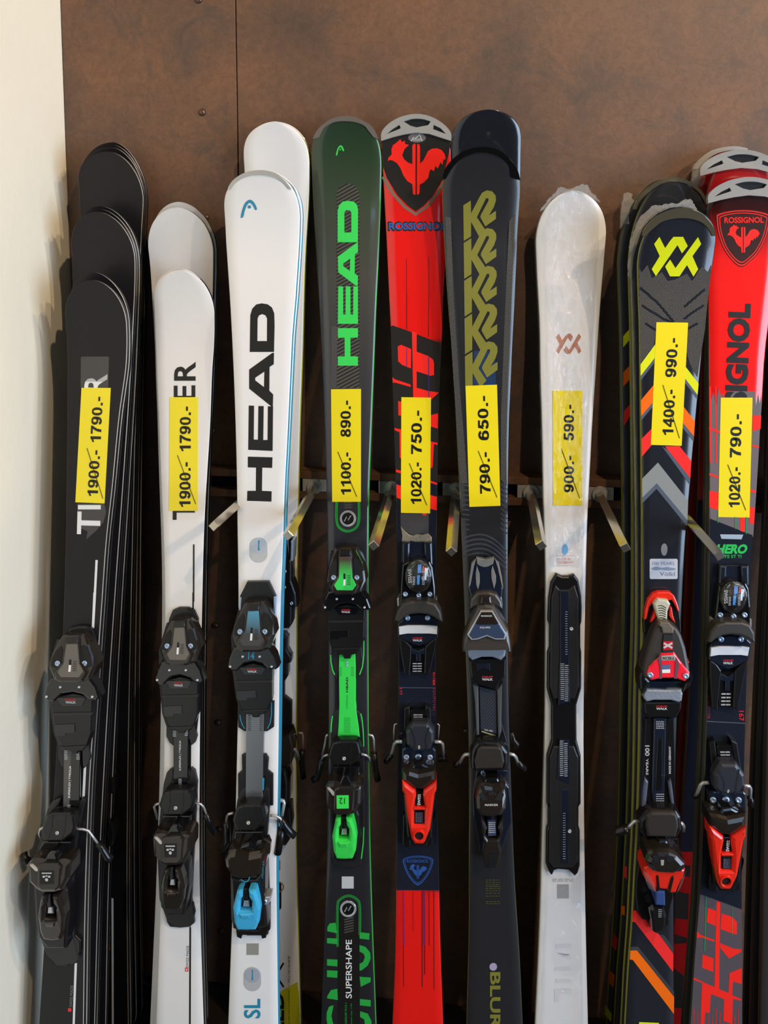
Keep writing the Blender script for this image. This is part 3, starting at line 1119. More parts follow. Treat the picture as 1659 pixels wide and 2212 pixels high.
G9 = 'red skis with shield crest at the right edge'
Q_L = [(1530, 470), (1529, 560), (1530, 650), (1531.5, 835), (1531.5, 921), (1532.6, 1045), (1531.5, 1153), (1530.5, 1283), (1528, 1421), (1525.5, 1551), (1521, 1690), (1513, 1918), (1505.6, 2026), (1492, 2212)]
Q_R = [(1690, 470), (1680, 560), (1668, 650), (1654, 760), (1648, 856), (1636.5, 1023), (1629, 1131), (1622.5, 1218), (1618, 1320), (1614, 1465), (1609.5, 1625), (1604.5, 1850), (1603, 2000), (1604, 2212)]
SK['P2'] = Ski('rearmost red ski in film with silver tip guard, furthest left tip of the red group', (1580, 317), sh(Q_L, -33, -74), sh(Q_R, -33, -74), .016, .075, DARKRED, SIDE_SMK, group=G9, p=2.7, curl=0.03)
SK['P1'] = Ski('red ski in film with silver tip guard standing behind the rightmost red ski', (1600, 323), sh(Q_L, -8, -58), sh(Q_R, -8, -58), .036, .095, DARKRED, SIDE_SMK, group=G9, p=2.7)
SK['Q2'] = Ski('ski pressed flat behind the rightmost red ski, only thin side lines showing', (1612, 386), sh(Q_L, -4, -17), sh(Q_R, -2, -12), .058, .20, GREYTOP, SIDE_SMK, group=G9, p=2.7, curl=0.02)
SK['Q'] = Ski('rightmost red ski with red shield crest and red heel binding', (1618, 382), Q_L, Q_R, .082, .225, REDTOP, SIDE_SMK, group=G9, p=2.7)
G10 = 'grey-sided skis cut off by the right edge'
Z_L = [(1668, 640), (1664, 760), (1658, 900), (1652, 1100), (1642, 1300), (1632, 1500), (1624, 1700), (1615, 1950), (1606, 2212)]
Z_R = [(1815, 640), (1806, 760), (1795, 900), (1775, 1100), (1755, 1300), (1742, 1500), (1735, 1700), (1738, 1950), (1745, 2212)]
SK['Z3'] = Ski('rear dark ski at the right edge, first thin grey side line beside the red ski', (1742, 560), Z_L, Z_R, .03, .12, GREYTOP, SIDE_SMK, group=G10)
SK['Z2'] = Ski('middle dark ski at the right edge, second grey side line', (1752, 560), sh(Z_L, 8, 16), sh(Z_R, 8, 16), .055, .15, GREYTOP, SIDE_SMK, group=G10)
SK['Z1'] = Ski('front dark ski cut off by the right edge, broad grey side', (1762, 560), sh(Z_L, 14, 36), sh(Z_R, 14, 36), .08, .18, GREYTOP, SIDE_SMK, group=G10)


# ------------------------------------------------------------------ price labels
def fix_origin(o):
    """move a thing's origin into its middle without moving it"""
    co = [v.co for v in o.data.vertices]
    c = sum(co, Vector()) / len(co)
    T = Matrix.Translation(-c)
    o.data.transform(T)
    o.matrix_world = o.matrix_world @ Matrix.Translation(c)
    for ch in o.children:
        ch.data.transform(T)


TAGS = [
    ('C1', [(176, 838), (239, 838), (225.5, 1087.5), (162.7, 1085)], '1900.-', '1790.-', 'front black ski by the white wall', ((.055, .465), (.525, .93), .40, .76, ((.94, .04), (.30, .475)))),
    ('D1', [(367, 858), (427.7, 858), (427, 1103.5), (365, 1103.5)], '1900.-', '1790.-', 'pinstriped white ski', ((.03, .435), (.52, .925), .36, .75, ((.93, .06), (.28, .49)))),
    ('J', [(715, 841), (779.7, 840), (779.5, 1084), (717.5, 1084)], '1100.-', '890.-', 'green ski', ((.06, .445), (.575, .905), .31, .66, ((.86, .045), (.21, .445)))),
    ('R', [(867, 858), (931, 859), (929, 1109), (866, 1108)], '1020.-', '750.-', 'red ski with the rooster tip', ((.075, .445), (.51, .895), .34, .70, ((.89, .07), (.28, .43)))),
    ('K', [(1005.6, 833.5), (1073.6, 831), (1081, 1092.6), (1014, 1095)], '790.-', '650.-', 'charcoal ski with olive letters', ((.105, .455), (.545, .92), .36, .70, ((.90, .07), (.34, .46)))),
    ('W', [(1194, 844), (1258, 844), (1257, 1092), (1195, 1092)], '900.-', '590.-', 'film-wrapped white ski', ((.115, .44), (.565, .885), .37, .72, ((.92, .065), (.29, .495)))),
    ('V', [(1418, 696), (1486.5, 697), (1472.5, 963), (1406, 961)], '1400.-', '990.-', 'chevron ski', ((.08, .46), (.555, .88), .36, .71, ((.92, .06), (.30, .49)))),
    ('Q', [(1557, 859), (1625.7, 859), (1619, 1118), (1551.5, 1117)], '1020.-', '790.-', 'rightmost red ski', ((.08, .425), (.50, .87), .33, .68, ((.88, .06), (.27, .44)))),
]
for key, cor, old, new, who, st in TAGS:
    o = price_tag(SK[key], cor, old, new, 'yellow price label on the %s, reading %s and %s' % (who, old, new), st)
    fix_origin(o)
o = SK['I1'].block('price_label', [(580, 790), (629, 790), (628, 972), (578, 972)], YELLOW, 0, 0.0009, bevel=0)
o.parent = None
o.matrix_world = SK['I1'].M
tag(o, 'yellow price label mostly hidden, a sliver beside the teal edge', 'price label', 'yellow price labels')
fix_origin(o)


# ------------------------------------------------------------------ print and fittings on the skis
def crop(ox, oy, k):
    """read points off a magnified detail: origin and pixels per magnified pixel"""
    return lambda pts: [(ox + x * k, oy + y * k) for x, y in pts]


k1, k5, kr, kk, kv = .33755, .25317, .217, .22905, .2164
c1, c2, c3, c4 = crop(0, 250, k1), crop(0, 750, k1), crop(0, 1280, .28933), crop(0, 1732, .28933)
c5, c6, c7, c8, c9 = (crop(440, y, k5) for y in (230, 640, 1040, 1440, 1792))
c10, c11, c12, c13, c14 = crop(800, 220, kr), crop(800, 620, kk), crop(800, 1020, kk), crop(800, 1420, kk), crop(800, 1792, .31344)
c15, c16, c17, c18 = crop(1120, 380, .217), crop(1120, 780, .217), crop(1120, 1220, .16878), crop(1120, 1540, .17178)
c19, c20, c21, c22, c23, c24 = (crop(1300, y, kv) for y in (300, 640, 980, 1270, 1560, 1853))


def up_text(ski, name, s, c, x_right, y_bottom, length, height, m, dx=0, bold=0.0, lift=0.0004, parent=None):
    """lettering that reads upwards; coordinates of one magnified detail"""
    o, e, u = c([(x_right, y_bottom), (x_right + dx, y_bottom - length), (x_right - height, y_bottom - dx * height / max(length, 1))])
    return ski.text(name, s, o, (e[0] - o[0], e[1] - o[1]), (u[0] - o[0], u[1] - o[1]), m, lift, parent, bold)


def flat_text(ski, name, s, c, x, y, length, height, m, lift=0.0004, bold=0.0, slant=0, parent=None, warp=None, dy=0):
    o, e, u = c([(x, y), (x + length, y + dy), (x + slant, y - height)])
    return ski.text(name, s, o, (e[0] - o[0], e[1] - o[1]), (u[0] - o[0], u[1] - o[1]), m, lift, parent, bold, warp)


def down_text(ski, name, s, c, x_left, y_top, length, height, m, lift=0.0004, bold=0.0, parent=None):
    o, e, u = c([(x_left, y_top), (x_left, y_top + length), (x_left + height, y_top)])
    return ski.text(name, s, o, (e[0] - o[0], e[1] - o[1]), (u[0] - o[0], u[1] - o[1]), m, lift, parent, bold)


def mini_lines(ski, name, c, x0, x1, ys, w, m, lift, parent=None, warp=None):
    """rows of tiny printed marks too small to read"""
    polys = []
    for y in ys:
        x = x0
        while x < x1 - 2:
            l = random.uniform(0.12, 0.3) * (x1 - x0)
            polys.append(c([(x, y), (min(x + l, x1), y), (min(x + l, x1), y + w), (x, y + w)]))
            x += l + 0.06 * (x1 - x0)
    return ski.decal(name, polys, m, lift, parent, warp)


TAPE = mat('clear_tape', (120, 118, 116), 0.12, 0, 0.5)
TAPE.node_tree.nodes['Principled BSDF'].inputs['Alpha'].default_value = 0.32
NAVYINK = mat('navy_print', (28, 32, 44), 0.24, coat=0.4)
BLACKINK2 = mat('gloss_black_print', (30, 29, 30), 0.24, coat=0.4)


def stripe_mat(name, ca, cb, pitch, angle, rough=0.4):
    m = mat(name, ca, rough)
    nt = m.node_tree
    b = nt.nodes['Principled BSDF']
    tc = nt.nodes['Texture Coordinate']
    mp = nt.nodes.new('ShaderNodeMapping')
    mp.inputs['Rotation'].default_value = (0, 0, angle)
    nt.links.new(tc.outputs['Object'], mp.inputs[0])
    w = nt.nodes.new('ShaderNodeTexWave')
    w.inputs['Scale'].default_value = 0.314 / pitch
    nt.links.new(mp.outputs[0], w.inputs['Vector'])
    cr = nt.nodes.new('ShaderNodeValToRGB')
    cr.color_ramp.elements[0].position = 0.42
    cr.color_ramp.elements[0].color = lin(ca)
    cr.color_ramp.elements[1].position = 0.56
    cr.color_ramp.elements[1].color = lin(cb)
    nt.links.new(w.outputs['Fac'], cr.inputs[0])
    nt.links.new(cr.outputs[0], b.inputs['Base Color'])
    return m


def dot_mat(name, base, dots, pitch, size, rough=0.3, fade=None):
    """a print of fine dots on a darker ground"""
    m = mat(name, base, rough, coat=0.3)
    nt = m.node_tree
    b = nt.nodes['Principled BSDF']
    tc = nt.nodes['Texture Coordinate']
    vo = nt.nodes.new('ShaderNodeTexVoronoi')
    vo.voronoi_dimensions = '2D'
    vo.inputs['Scale'].default_value = 1 / pitch
    vo.inputs['Randomness'].default_value = 0.12
    mp = nt.nodes.new('ShaderNodeMapping')
    mp.inputs['Rotation'].default_value = (0, 0, 0.6)
    nt.links.new(tc.outputs['Object'], mp.inputs[0])
    nt.links.new(mp.outputs[0], vo.inputs['Vector'])
    cr = nt.nodes.new('ShaderNodeValToRGB')
    cr.color_ramp.elements[0].position = size
    cr.color_ramp.elements[0].color = lin(dots)
    cr.color_ramp.elements[1].position = size + 0.06
    cr.color_ramp.elements[1].color = lin(base)
    nt.links.new(vo.outputs['Distance'], cr.inputs[0])
    nt.links.new(cr.outputs[0], b.inputs['Base Color'])
    return m


# ---- black skis by the wall
S = SK['C1']
S.decal('clear_tape', [c2([(518, 60), (697, 60), (693, 262), (516, 262)]),
                       c2([(494, 1000), (668, 1002), (680, 1055), (662, 1120), (625, 1165), (550, 1232), (562, 1180), (500, 1150)])], TAPE, 0.0003)
up_text(S, 'lettering', 'T', c2, 640, 1200, 145, 148, WHITE, 4, 0.02, 0.0006)
up_text(S, 'lettering', 'I', c2, 645, 1038, 28, 146, WHITE, 0, 0, 0.0006)
up_text(S, 'lettering', 'R', c2, 684, 290, 118, 146, WHITE, 4, 0.02, 0.0006)
S.decal('pinstripe', [c2([(611, 1362), (626, 1362), (612, 1629), (597, 1629)]), c3([(697, 0), (718, 0), (702, 290), (684, 285)]),
                      c3([(626, 1275), (645, 1275), (632, 1540), (613, 1540)]), c4([(557, 1205), (575, 1203), (556, 1720), (540, 1720)])], WHITE)
up_text(S, 'lettering', 'SWISS MADE', c4, 540, 1533, 162, 22, GREYINK, 8)
S.decal('red_mark', [c4([(508, 1540), (533, 1541), (533, 1567), (508, 1567)])], REDINK)
S = SK['A1']
S.decal('pinstripe', [c4([(832, 718), (847, 722), (850, 1720), (835, 1720)]), c3([(840, 890), (855, 893), (850, 1115), (835, 1115)])], WHITE)
up_text(S, 'lettering', 'SWISS MADE', c4, 822, 1075, 155, 18, GREYINK, 0)
S.decal('red_mark', [c4([(803, 1083), (821, 1083), (821, 1105), (803, 1105)])], REDINK)
for nm, pts, h in (('toe_piece', c3([(832, 1118), (852, 1125), (862, 1300), (846, 1360), (800, 1360), (800, 1118)]), 0.022),
                   ('heel_piece', c3([(812, 1375), (846, 1378), (852, 1500), (820, 1515), (790, 1480)]), 0.03),
                   ('heel_cup', c4([(805, 150), (838, 160), (850, 250), (838, 335), (810, 340), (790, 250)]), 0.04)):
    S.block(nm, pts, BLACK, 0, h, 0.003)

# ---- white pinstriped
S = SK['D1']
up_text(S, 'lettering', 'R', c2, 1252, 215, 122, 138, BLKINK, 0, 0.02)
up_text(S, 'lettering', 'E', c2, 1250, 342, 98, 138, BLKINK, 0, 0.02)
up_text(S, 'lettering', 'T', c2, 1247, 1105, 120, 142, BLKINK, 0, 0.02)
S.decal('pinstripe', [c2([(1235, 1262), (1245, 1262), (1244, 1629), (1234, 1629)]), c3([(1436, 0), (1448, 0), (1447, 150), (1436, 150)]),
                      c3([(1414, 1100), (1428, 1100), (1426, 1320), (1412, 1320)]), c4([(1414, 935), (1427, 935), (1424, 1720), (1411, 1720)])], BLKINK)
up_text(S, 'lettering', 'SWISS MADE', c4, 1408, 1240, 165, 20, mat('dark_grey_print', (90, 88, 92), 0.4), 4)
S.decal('red_mark', [(c4([(1382, 1240), (1406, 1240), (1406, 1268), (1382, 1268)]), c4([(1388, 1246), (1400, 1246), (1400, 1262), (1388, 1262)]))], REDINK)

# ---- white with black block letters
HEAD_D = ([(393, 475), (398, 160), (415, 105), (448, 70), (495, 60), (545, 68), (582, 95), (602, 145), (605, 250), (600, 475)],
          [(458, 382), (460, 190), (472, 163), (500, 152), (528, 163), (541, 190), (540, 382)])
HEAD_A = ([(388, 625), (585, 483), (600, 483), (598, 580), (562, 603), (560, 805), (593, 838), (590, 942), (575, 938), (388, 788)],
          [(440, 695), (440, 718), (515, 775), (518, 643)])
HEAD_E = [(385, 932), (430, 934), (427, 1222), (463, 1224), (467, 936), (512, 937), (508, 1226), (545, 1226), (548, 938), (592, 940), (588, 1320), (380, 1310)]
HEAD_H = [(377, -212), (587, -206), (584, -115), (500, -118), (497, 80), (580, 84), (578, 172), (370, 165), (373, 80), (445, 80), (447, -118), (377, -120)]
S = SK['H1']
for pl in (tuple(c6(l) for l in HEAD_D), tuple(c6(l) for l in HEAD_A), c6(HEAD_E), c7(HEAD_H)):
    S.decal('block_letter', [pl], BLKINK)
S.decal('brand_mark', [smooth_loop(c5([(316, 948), (330, 880), (352, 825), (385, 797), (415, 803), (440, 835), (455, 875), (440, 883), (422, 848), (403, 826), (385, 824), (363, 855), (348, 900), (338, 942)]), 2),
                       c5(circle(390, 857, 14))], CYANINK, 0.0006, step=7)
BADGE = mat('satin_badge', (200, 200, 200), 0.25, 0.2)
DISC = mat('brushed_disc', (196, 204, 214), 0.2, 0.35)
for c, x0, y0, x1, y1, cx, cy, r in ((c7, 393, 478, 545, 692, 470, 547, 68), (c9, 342, 1172, 490, 1380, 416, 1242, 64)):
    b = S.block('badge', c(rrect(x0, y0, x1, y1, 72, 8)), BADGE, 0, 0.0007, 0.0003)
    S.block('badge_disc', c(circle(cx, cy, r, 28)), DISC, 0, 0.0012, 0.0003, parent=b)
    S.decal('badge_mark', [c([(cx - 6, cy - 44), (cx + 7, cy - 44), (cx + 3, cy), (cx + 8, cy + 42), (cx - 8, cy + 42), (cx - 4, cy)])], CYANINK, 0.0014, parent=b)
S.decal('plain_sticker', [c9([(367, 972), (470, 972), (468, 1070), (366, 1070)])], mat('dull_grey_sticker', (150, 146, 140), 0.4), 0.0005)
up_text(S, 'lettering', 'SL', c9, 485, 1612, 168, 142, CYANINK, 0, 0.02)
up_text(S, 'lettering', 'e', c9, 485, 1770, 105, 110, CYANINK, 0, 0.02)
S.plate('tip_guard', [c5(smooth_path([(205, 695), (240, 640), (300, 590), (380, 555), (470, 543), (560, 552), (640, 590), (700, 640), (748, 705)], 3)
                         + smooth_path([(725, 702), (680, 650), (620, 612), (550, 590), (470, 582), (390, 590), (310, 620), (260, 660), (220, 712)], 3))], SILVER, -0.007, 0.0016)
S = SK['H2']
S.plate('tip_guard', [c5(smooth_path([(470, 548), (560, 552), (640, 583), (720, 640), (770, 690), (800, 768)], 3) + smooth_path([(780, 768), (745, 700), (690, 645), (620, 600), (550, 585), (470, 582)], 3))], SILVER, -0.006, 0.001)

# ---- tall white with yellow edge, printed low down
S = SK['I1']
S.decal('yellow_field', [c9([(560, 1400), (640, 1390), (800, 1300), (812, 1400), (826, 1720), (560, 1720)])], mat('lime_yellow_print', (206, 206, 36), 0.35))
up_text(S, 'lettering', 'EED', c9, 686, 1730, 335, 110, BLKINK, 0, 0.03, 0.0008)
S.decal('black_stroke', [c9(stroke([(625, 1235), (682, 1138)], 15)), c9(stroke([(625, 1255), (683, 1345)], 15))], BLKINK)
up_text(S, 'lettering', '1 175 e 132 136.68.99', c9, 736, 1330, 250, 16, BLKINK, 0, 0, 0.0008)
up_text(S, 'lettering', 'worldcup rebels speed tech graphene epc', c9, 736, 1720, 355, 15, BLKINK, 0, 0, 0.0008)
S.decal('dark_badge', [c9(rrect(590, 440, 663, 690, 30))], BLKINK)
S.decal('badge_ring', [(c9(circle(640, 490, 46)), c9(circle(640, 490, 36)))], mat('bronze_print', (190, 150, 100), 0.3, 0.5), 0.0007)
S.decal('plain_sticker', [c9([(590, 262), (655, 262), (655, 345), (590, 345)])], MATS['dull_grey_sticker'], 0.0005)

# ---- green
S = SK['J']
S.ramp('green_to_charcoal_print', [(2212, (34, 34, 38)), (1100, (46, 46, 50)), (820, (62, 61, 62)), (600, (76, 75, 68)), (450, (64, 74, 58)), (340, (46, 66, 44)), (260, (36, 56, 36))])
HATCH = stripe_mat('diagonal_hatch_print', (34, 33, 31), (84, 82, 72), 0.0062, math.radians(62))
y6 = -1619.5
S.decal('hatched_panel', [c5([(1135, 760), (1140, 720), (1165, 680), (1200, 662), (1235, 657), (1275, 665), (1305, 690), (1325, 730), (1328, 800), (1328, 1659), (1328, 2403), (1137, 2403), (1135, 1659)])], HATCH, 0.0003, step=8)
GD = ([(1143, 1158), (1143, 890), (1155, 845), (1185, 812), (1230, 805), (1280, 812), (1308, 840), (1317, 880), (1315, 1158)],
      [(1200, 1075), (1200, 905), (1215, 885), (1245, 885), (1260, 905), (1260, 1075)])
GA = ([(1145, 1280), (1300, 1168), (1316, 1160), (1316, 1245), (1290, 1262), (1288, 1425), (1316, 1445), (1314, 1530), (1300, 1530), (1148, 1415)],
      [(1190, 1342), (1190, 1362), (1248, 1405), (1250, 1298)])
GE = [(1148, -84), (1190, -84), (1190, 155), (1210, 155), (1212, -84), (1252, -84), (1252, 155), (1275, 155), (1277, -84), (1316, -84), (1316, 235), (1145, 235)]
GH = [(1145, 272), (1316, 272), (1316, 352), (1252, 354), (1252, 512), (1316, 514), (1316, 592), (1145, 592), (1145, 514), (1203, 512), (1203, 354), (1145, 354)]
for pl in (tuple(c5(l) for l in GD), tuple(c5(l) for l in GA), c6(GE), c6(GH)):
    S.decal('block_letter', [pl], GREENINK, 0.0006)
S.decal('brand_mark', [smooth_loop(c5([(1128, 415), (1138, 370), (1152, 342), (1170, 331), (1186, 344), (1198, 376), (1188, 382), (1178, 360), (1166, 346), (1150, 366), (1140, 415)]), 2), c5(circle(1165, 367, 7))], GREENINK, 0.0006, step=7)
S.decal('clear_tape', [c6([(1088, 255), (1140, 260), (1135, 785), (1088, 785)])], TAPE, 0.0008)
S.plate('tip_guard', [c5(smooth_path([(930, 278), (955, 222), (1000, 168), (1080, 110), (1150, 88), (1210, 80), (1280, 88), (1350, 115), (1430, 165), (1470, 225), (1492, 280)], 3)
                         + smooth_path([(1450, 264), (1400, 200), (1370, 165), (1300, 135), (1210, 125), (1120, 132), (1050, 165), (1015, 200), (985, 264)], 3))],
        mat('grey_tip_guard', (128, 118, 108), 0.32, 0.3), -0.007, 0.0016)
FORESTINK = mat('deep_green_print', (42, 168, 66), 0.35)
us = []
for i, d in enumerate((103, 95, 87)):
    us.append(c7(stroke(smooth_path([(1229 - d, 175), (1229 - d, 330), (1229 - d * 0.72, 330 + d * 0.7), (1229, 330 + d), (1229 + d * 0.72, 330 + d * 0.7), (1229 + d, 330), (1229 + d, 175)], 5), 5)))
    us.append(c9(stroke(smooth_path([(1237 - d, 1000), (1237 - d, 660), (1237 - d * 0.72, 660 - d * 0.7), (1237, 660 - d), (1237 + d * 0.72, 660 - d * 0.7), (1237 + d, 660), (1237 + d, 900)], 5), 4)))
S.decal('green_outline', us, FORESTINK, 0.0006)
S.decal('dark_panel', [c9([(1145, 760), (1150, 690), (1180, 630), (1237, 600), (1295, 630), (1322, 690), (1328, 760), (1330, 1720), (1143, 1720)])], BLKINK, 0.0004)
for c, x, y in ((c7, 1230, 318), (c9, 1232, 680)):
    b = S.block('ring_badge', c(circle(x, y, 52)), BLACK, 0, 0.0008, 0.0002)
    S.frame('ring', c(circle(x, y, 70, 28)), c(circle(x, y, 52, 28)), CHROME, 0, 0.0014, parent=b, bevel=0.0004)
    S.decal('bolt_mark', [c(stroke([(x - 30, y + 22), (x - 10, y - 18), (x + 2, y + 12), (x + 26, y - 28)], 9))], CHROME, 0.0012, parent=b)
S.decal('coil_mark', [c7(stroke([(1195 + 22 * (i // 3), 185 + 22 * (i % 3)), (1225 + 22 * (i // 3), 170 + 22 * (i % 3))], 8)) for i in range(9)]
        + [c9(stroke([(1200, 770 + 22 * i), (1280, 750 + 22 * i)], 11)) for i in range(6)], mat('smoke_print', (78, 76, 74), 0.35), 0.0006)
S.decal('plain_sticker', [c9([(1178, 400), (1280, 400), (1280, 503), (1178, 503)])], mat('silver_sticker', (196, 198, 200), 0.35), 0.0006)
up_text(S, 'lettering', 'SUPERSHAPE', c9, 1264, 1440, 500, 52, WHITE, 0, 0.012, 0.0008)
S.decal('large_letters', [c9(p) for p in (
    [(1055, 832), (1075, 800), (1125, 795), (1140, 885), (1055, 868)], [(1052, 925), (1140, 930), (1140, 978), (1052, 970)],
    [(1052, 1105), (1142, 1110), (1140, 1168), (1052, 1160)], [(1052, 1200), (1142, 1205), (1140, 1265), (1052, 1258)],
    [(1085, 1370), (1140, 1358), (1145, 1455), (1052, 1440), (1055, 1420)],
    [(1108, 1498), (1070, 1510), (1050, 1560), (1048, 1620), (1066, 1720), (1130, 1720), (1100, 1640), (1090, 1590), (1100, 1540)],
    [(1330, 875), (1415, 885), (1412, 940), (1330, 930)],
    [(1330, 985), (1380, 1000), (1420, 1050), (1425, 1100), (1400, 1160), (1350, 1200), (1330, 1205), (1330, 1145), (1360, 1130), (1375, 1090), (1365, 1060), (1330, 1040)],
    [(1330, 1255), (1425, 1262), (1425, 1300), (1340, 1342)], [(1333, 1445), (1425, 1455), (1425, 1510), (1333, 1500)],
    [(1335, 1550), (1400, 1570), (1430, 1630), (1434, 1720), (1380, 1720), (1370, 1620), (1335, 1600)])], FORESTINK, 0.0006)
up_text(S, 'lettering', 'e-MAGNUM R13.1', c9, 1222, 1720, 240, 18, FORESTINK, 0, 0, 0.0008)
up_text(S, 'lettering', 'graphene epc 170', c9, 1268, 1720, 235, 14, FORESTINK, 0, 0, 0.0008)

# ---- red with the rooster
S = SK['R']
S.ramp('red_and_navy_print', [(2300, (236, 26, 20)), (1924, (236, 26, 20)), (1922, (28, 32, 44)), (1045, (28, 32, 44)), (1040, (44, 42, 40)), (740, (44, 42, 40)), (730, (236, 26, 20)), (300, (236, 26, 20))])
ROOST_L = [(175, 590), (180, 555), (212, 525), (210, 470), (225, 430), (250, 415), (300, 372), (312, 400), (345, 388), (345, 420), (385, 428), (340, 470), (318, 530), (335, 570), (375, 605), (418, 620), (418, 440), (428, 420), (450, 417), (450, 925), (425, 920), (418, 820), (370, 790), (330, 735), (300, 660), (265, 610), (225, 585), (190, 578)]
ROOST_R = [(466, 417), (488, 424), (495, 450), (495, 615), (530, 580), (550, 540), (575, 490), (615, 465), (665, 462), (710, 480), (740, 520), (750, 560), (738, 580), (730, 565), (718, 628), (700, 600), (670, 665), (650, 635), (632, 690), (605, 670), (590, 690), (575, 760), (530, 805), (492, 825), (490, 905), (480, 922), (463, 925)]
NEON = mat('fluorescent_red_print', (255, 44, 34), 0.3, coat=0.3)


def rooster(ski, x0, y0, x1, y1, m, lift=0.0008, step=None):
    f = lambda p: (x0 + (p[0] - 175) / 575 * (x1 - x0), y0 + (p[1] - 372) / 553 * (y1 - y0))
    return ski.decal('rooster_emblem', [[f(p) for p in ROOST_L], [f(p) for p in ROOST_R]], m, lift, step=step)


SHIELDG = mat('graphite_print', (44, 42, 40), 0.22, coat=0.5)
S.decal('shield_field', [c10([(114, 385), (330, 325), (450, 308), (585, 318), (796, 388), (790, 480), (750, 640), (725, 760), (690, 830), (610, 950), (530, 1035), (450, 1090), (380, 1040), (270, 930), (165, 760), (125, 640)])], SHIELDG, 0.0003, step=7)
S.decal('shield_outline', [c10(stroke([(125, 745), (225, 915), (340, 1045), (450, 1120), (560, 1045), (660, 925), (730, 800)], 30))], mat('taupe_print', (122, 110, 92), 0.35), 0.0004, step=9)
rooster(S, 838, 300.7, 962.7, 420.7, NEON, 0.0006, 7)
S.decal('oval_badge', [c10(circle(464, 358, 88, 24, 47))], mat('oval_grey_print', (128, 126, 126), 0.3, 0.3), 0.0006, step=6)
S.decal('oval_mark', [c10(stroke([(405, 390), (432, 352), (446, 368), (490, 325), (516, 390)], 7))], WHITE, 0.0008)
flat_text(S, 'lettering', 'ROCKER', c10, 427, 388, 76, 20, WHITE, 0.0010)
flat_text(S, 'lettering_outline', 'ROSSIGNOL', c10, 172, 1288, 590, 98, BLKINK, 0.0004, 0.055)
flat_text(S, 'lettering', 'ROSSIGNOL', c10, 184, 1274, 566, 72, mat('blue_print', (40, 98, 172), 0.35), 0.0006, 0.03)
LINEINK = mat('dark_line_print', (52, 14, 26), 0.35)
S.decal('hairlines', [c10(stroke([(360, 1565), (361, 1936)], 4)), c10(stroke([(580, 1545), (583, 1936)], 4)), c11(stroke([(343, 60), (343, 400)], 5)), c11(stroke([(552, 60), (548, 470)], 5))], LINEINK)
S.decal('black_field', [c11([(192, 372), (210, 362), (335, 405), (655, 530), (655, 900), (642, 1400), (632, 1850), (240, 1850), (226, 1400), (210, 900)])], SHIELDG, 0.0003)
redp = [[(392, 415), (437, 430), (437, 1060), (405, 1060)], [(258, 560), (290, 545), (385, 585), (383, 768), (300, 735), (262, 700)],
        [(437, 610), (545, 650), (592, 685), (600, 720), (600, 830), (570, 838), (437, 795)], [(207, 850), (230, 870), (380, 920), (380, 942), (230, 900), (212, 905)],
        [(437, 950), (545, 980), (648, 995), (575, 1060), (437, 1050)], [(262, 1075), (300, 1085), (300, 1215), (265, 1210)],
        [(565, 1210), (638, 1190), (636, 1335), (565, 1315)], [(228, 1330), (300, 1345), (300, 1620), (278, 1610), (275, 1370), (230, 1350)],
        [(565, 1455), (634, 1470), (633, 1490), (600, 1480), (588, 1700), (565, 1710)], [(240, 1720), (296, 1735), (296, 1760), (242, 1745)]]
redq = [[(245, 115), (295, 130), (295, 258), (247, 240)], [(565, 80), (630, 100), (630, 120), (565, 100)], [(565, 215), (628, 232), (626, 360), (562, 345)], [(490, 380), (530, 380), (530, 412), (492, 405)]]
S.decal('red_blocks', [c11(p) for p in redp], NEON, 0.0006)
BAND = [(x, y) for x, y in S.band(1038, 1923, 1.5)]
S.decal('navy_field', [BAND], NAVYINK, 0.0005)
S.decal('red_blocks', [c12(p) for p in redq], NEON, 0.0007)
S.decal('blue_hairlines', [c11(stroke([(343, 575), (343, 760)], 6)), c11(stroke([(550, 655), (552, 1040)], 8)), c14(stroke([(228, 425), (230, 800)], 5)), c14(stroke([(372, 425), (374, 800)], 8))], mat('violet_blue_print', (66, 50, 130), 0.35), 0.0009)
S.decal('hairlines', [c14(stroke([(228, 800), (230, 1085)], 3)), c14(stroke([(357, 425), (358, 1085)], 4)), c14(stroke([(374, 800), (375, 1000)], 4)), c14(stroke([(404, 425), (406, 800)], 3)), c14(stroke([(438, 425), (440, 1100)], 3)), c14(stroke([(294, 425), (295, 700)], 2))], LINEINK, 0.0006)
S.decal('clear_tape', [c12([(285, 392), (552, 392), (550, 590), (490, 580), (385, 592), (285, 520)])], TAPE, 0.0008)
cr = S.block('crumpled_tape', c12([(285, 512), (330, 560), (365, 590), (400, 600), (440, 585), (490, 592), (545, 578), (578, 612), (578, 682), (520, 655), (440, 660), (380, 650), (330, 668), (296, 655), (300, 600)]),
             mat('crumpled_clear_tape', (150, 142, 124), 0.08, 0.3, 0.6, bump=1.0, bscale=220), 0, 0.002, 0.001)
BLUECREST = mat('blue_crest_print', (48, 88, 158), 0.35)
sh1 = smooth_loop([(225, 205), (270, 186), (328, 180), (390, 186), (432, 205), (424, 255), (390, 325), (327, 385), (265, 325), (233, 255)], 3)
ctr = (328, 262)
ins = lambda l, k: [(ctr[0] + (x - ctr[0]) * k, ctr[1] + (y - ctr[1]) * k) for x, y in l]
S.decal('blue_crest', [(c14(sh1), c14(ins(sh1, 0.93))), (c14(ins(sh1, 0.88)), c14(ins(sh1, 0.84)))], BLUECREST, 0.0008)
flat_text(S, 'lettering', 'ROSSIGNOL', c14, 252, 228, 150, 22, BLUECREST, 0.0008, 0.02)
rooster(S, 884, 1866, 922, 1898, BLUECREST, 0.0008)
down_text(S, 'lettering', '177', c13, 276, 292, 62, 24, NEON, 0.0008)
down_text(S, 'lettering', 'R=18M', c13, 588, 142, 118, 22, NEON, 0.0008, 0.01)
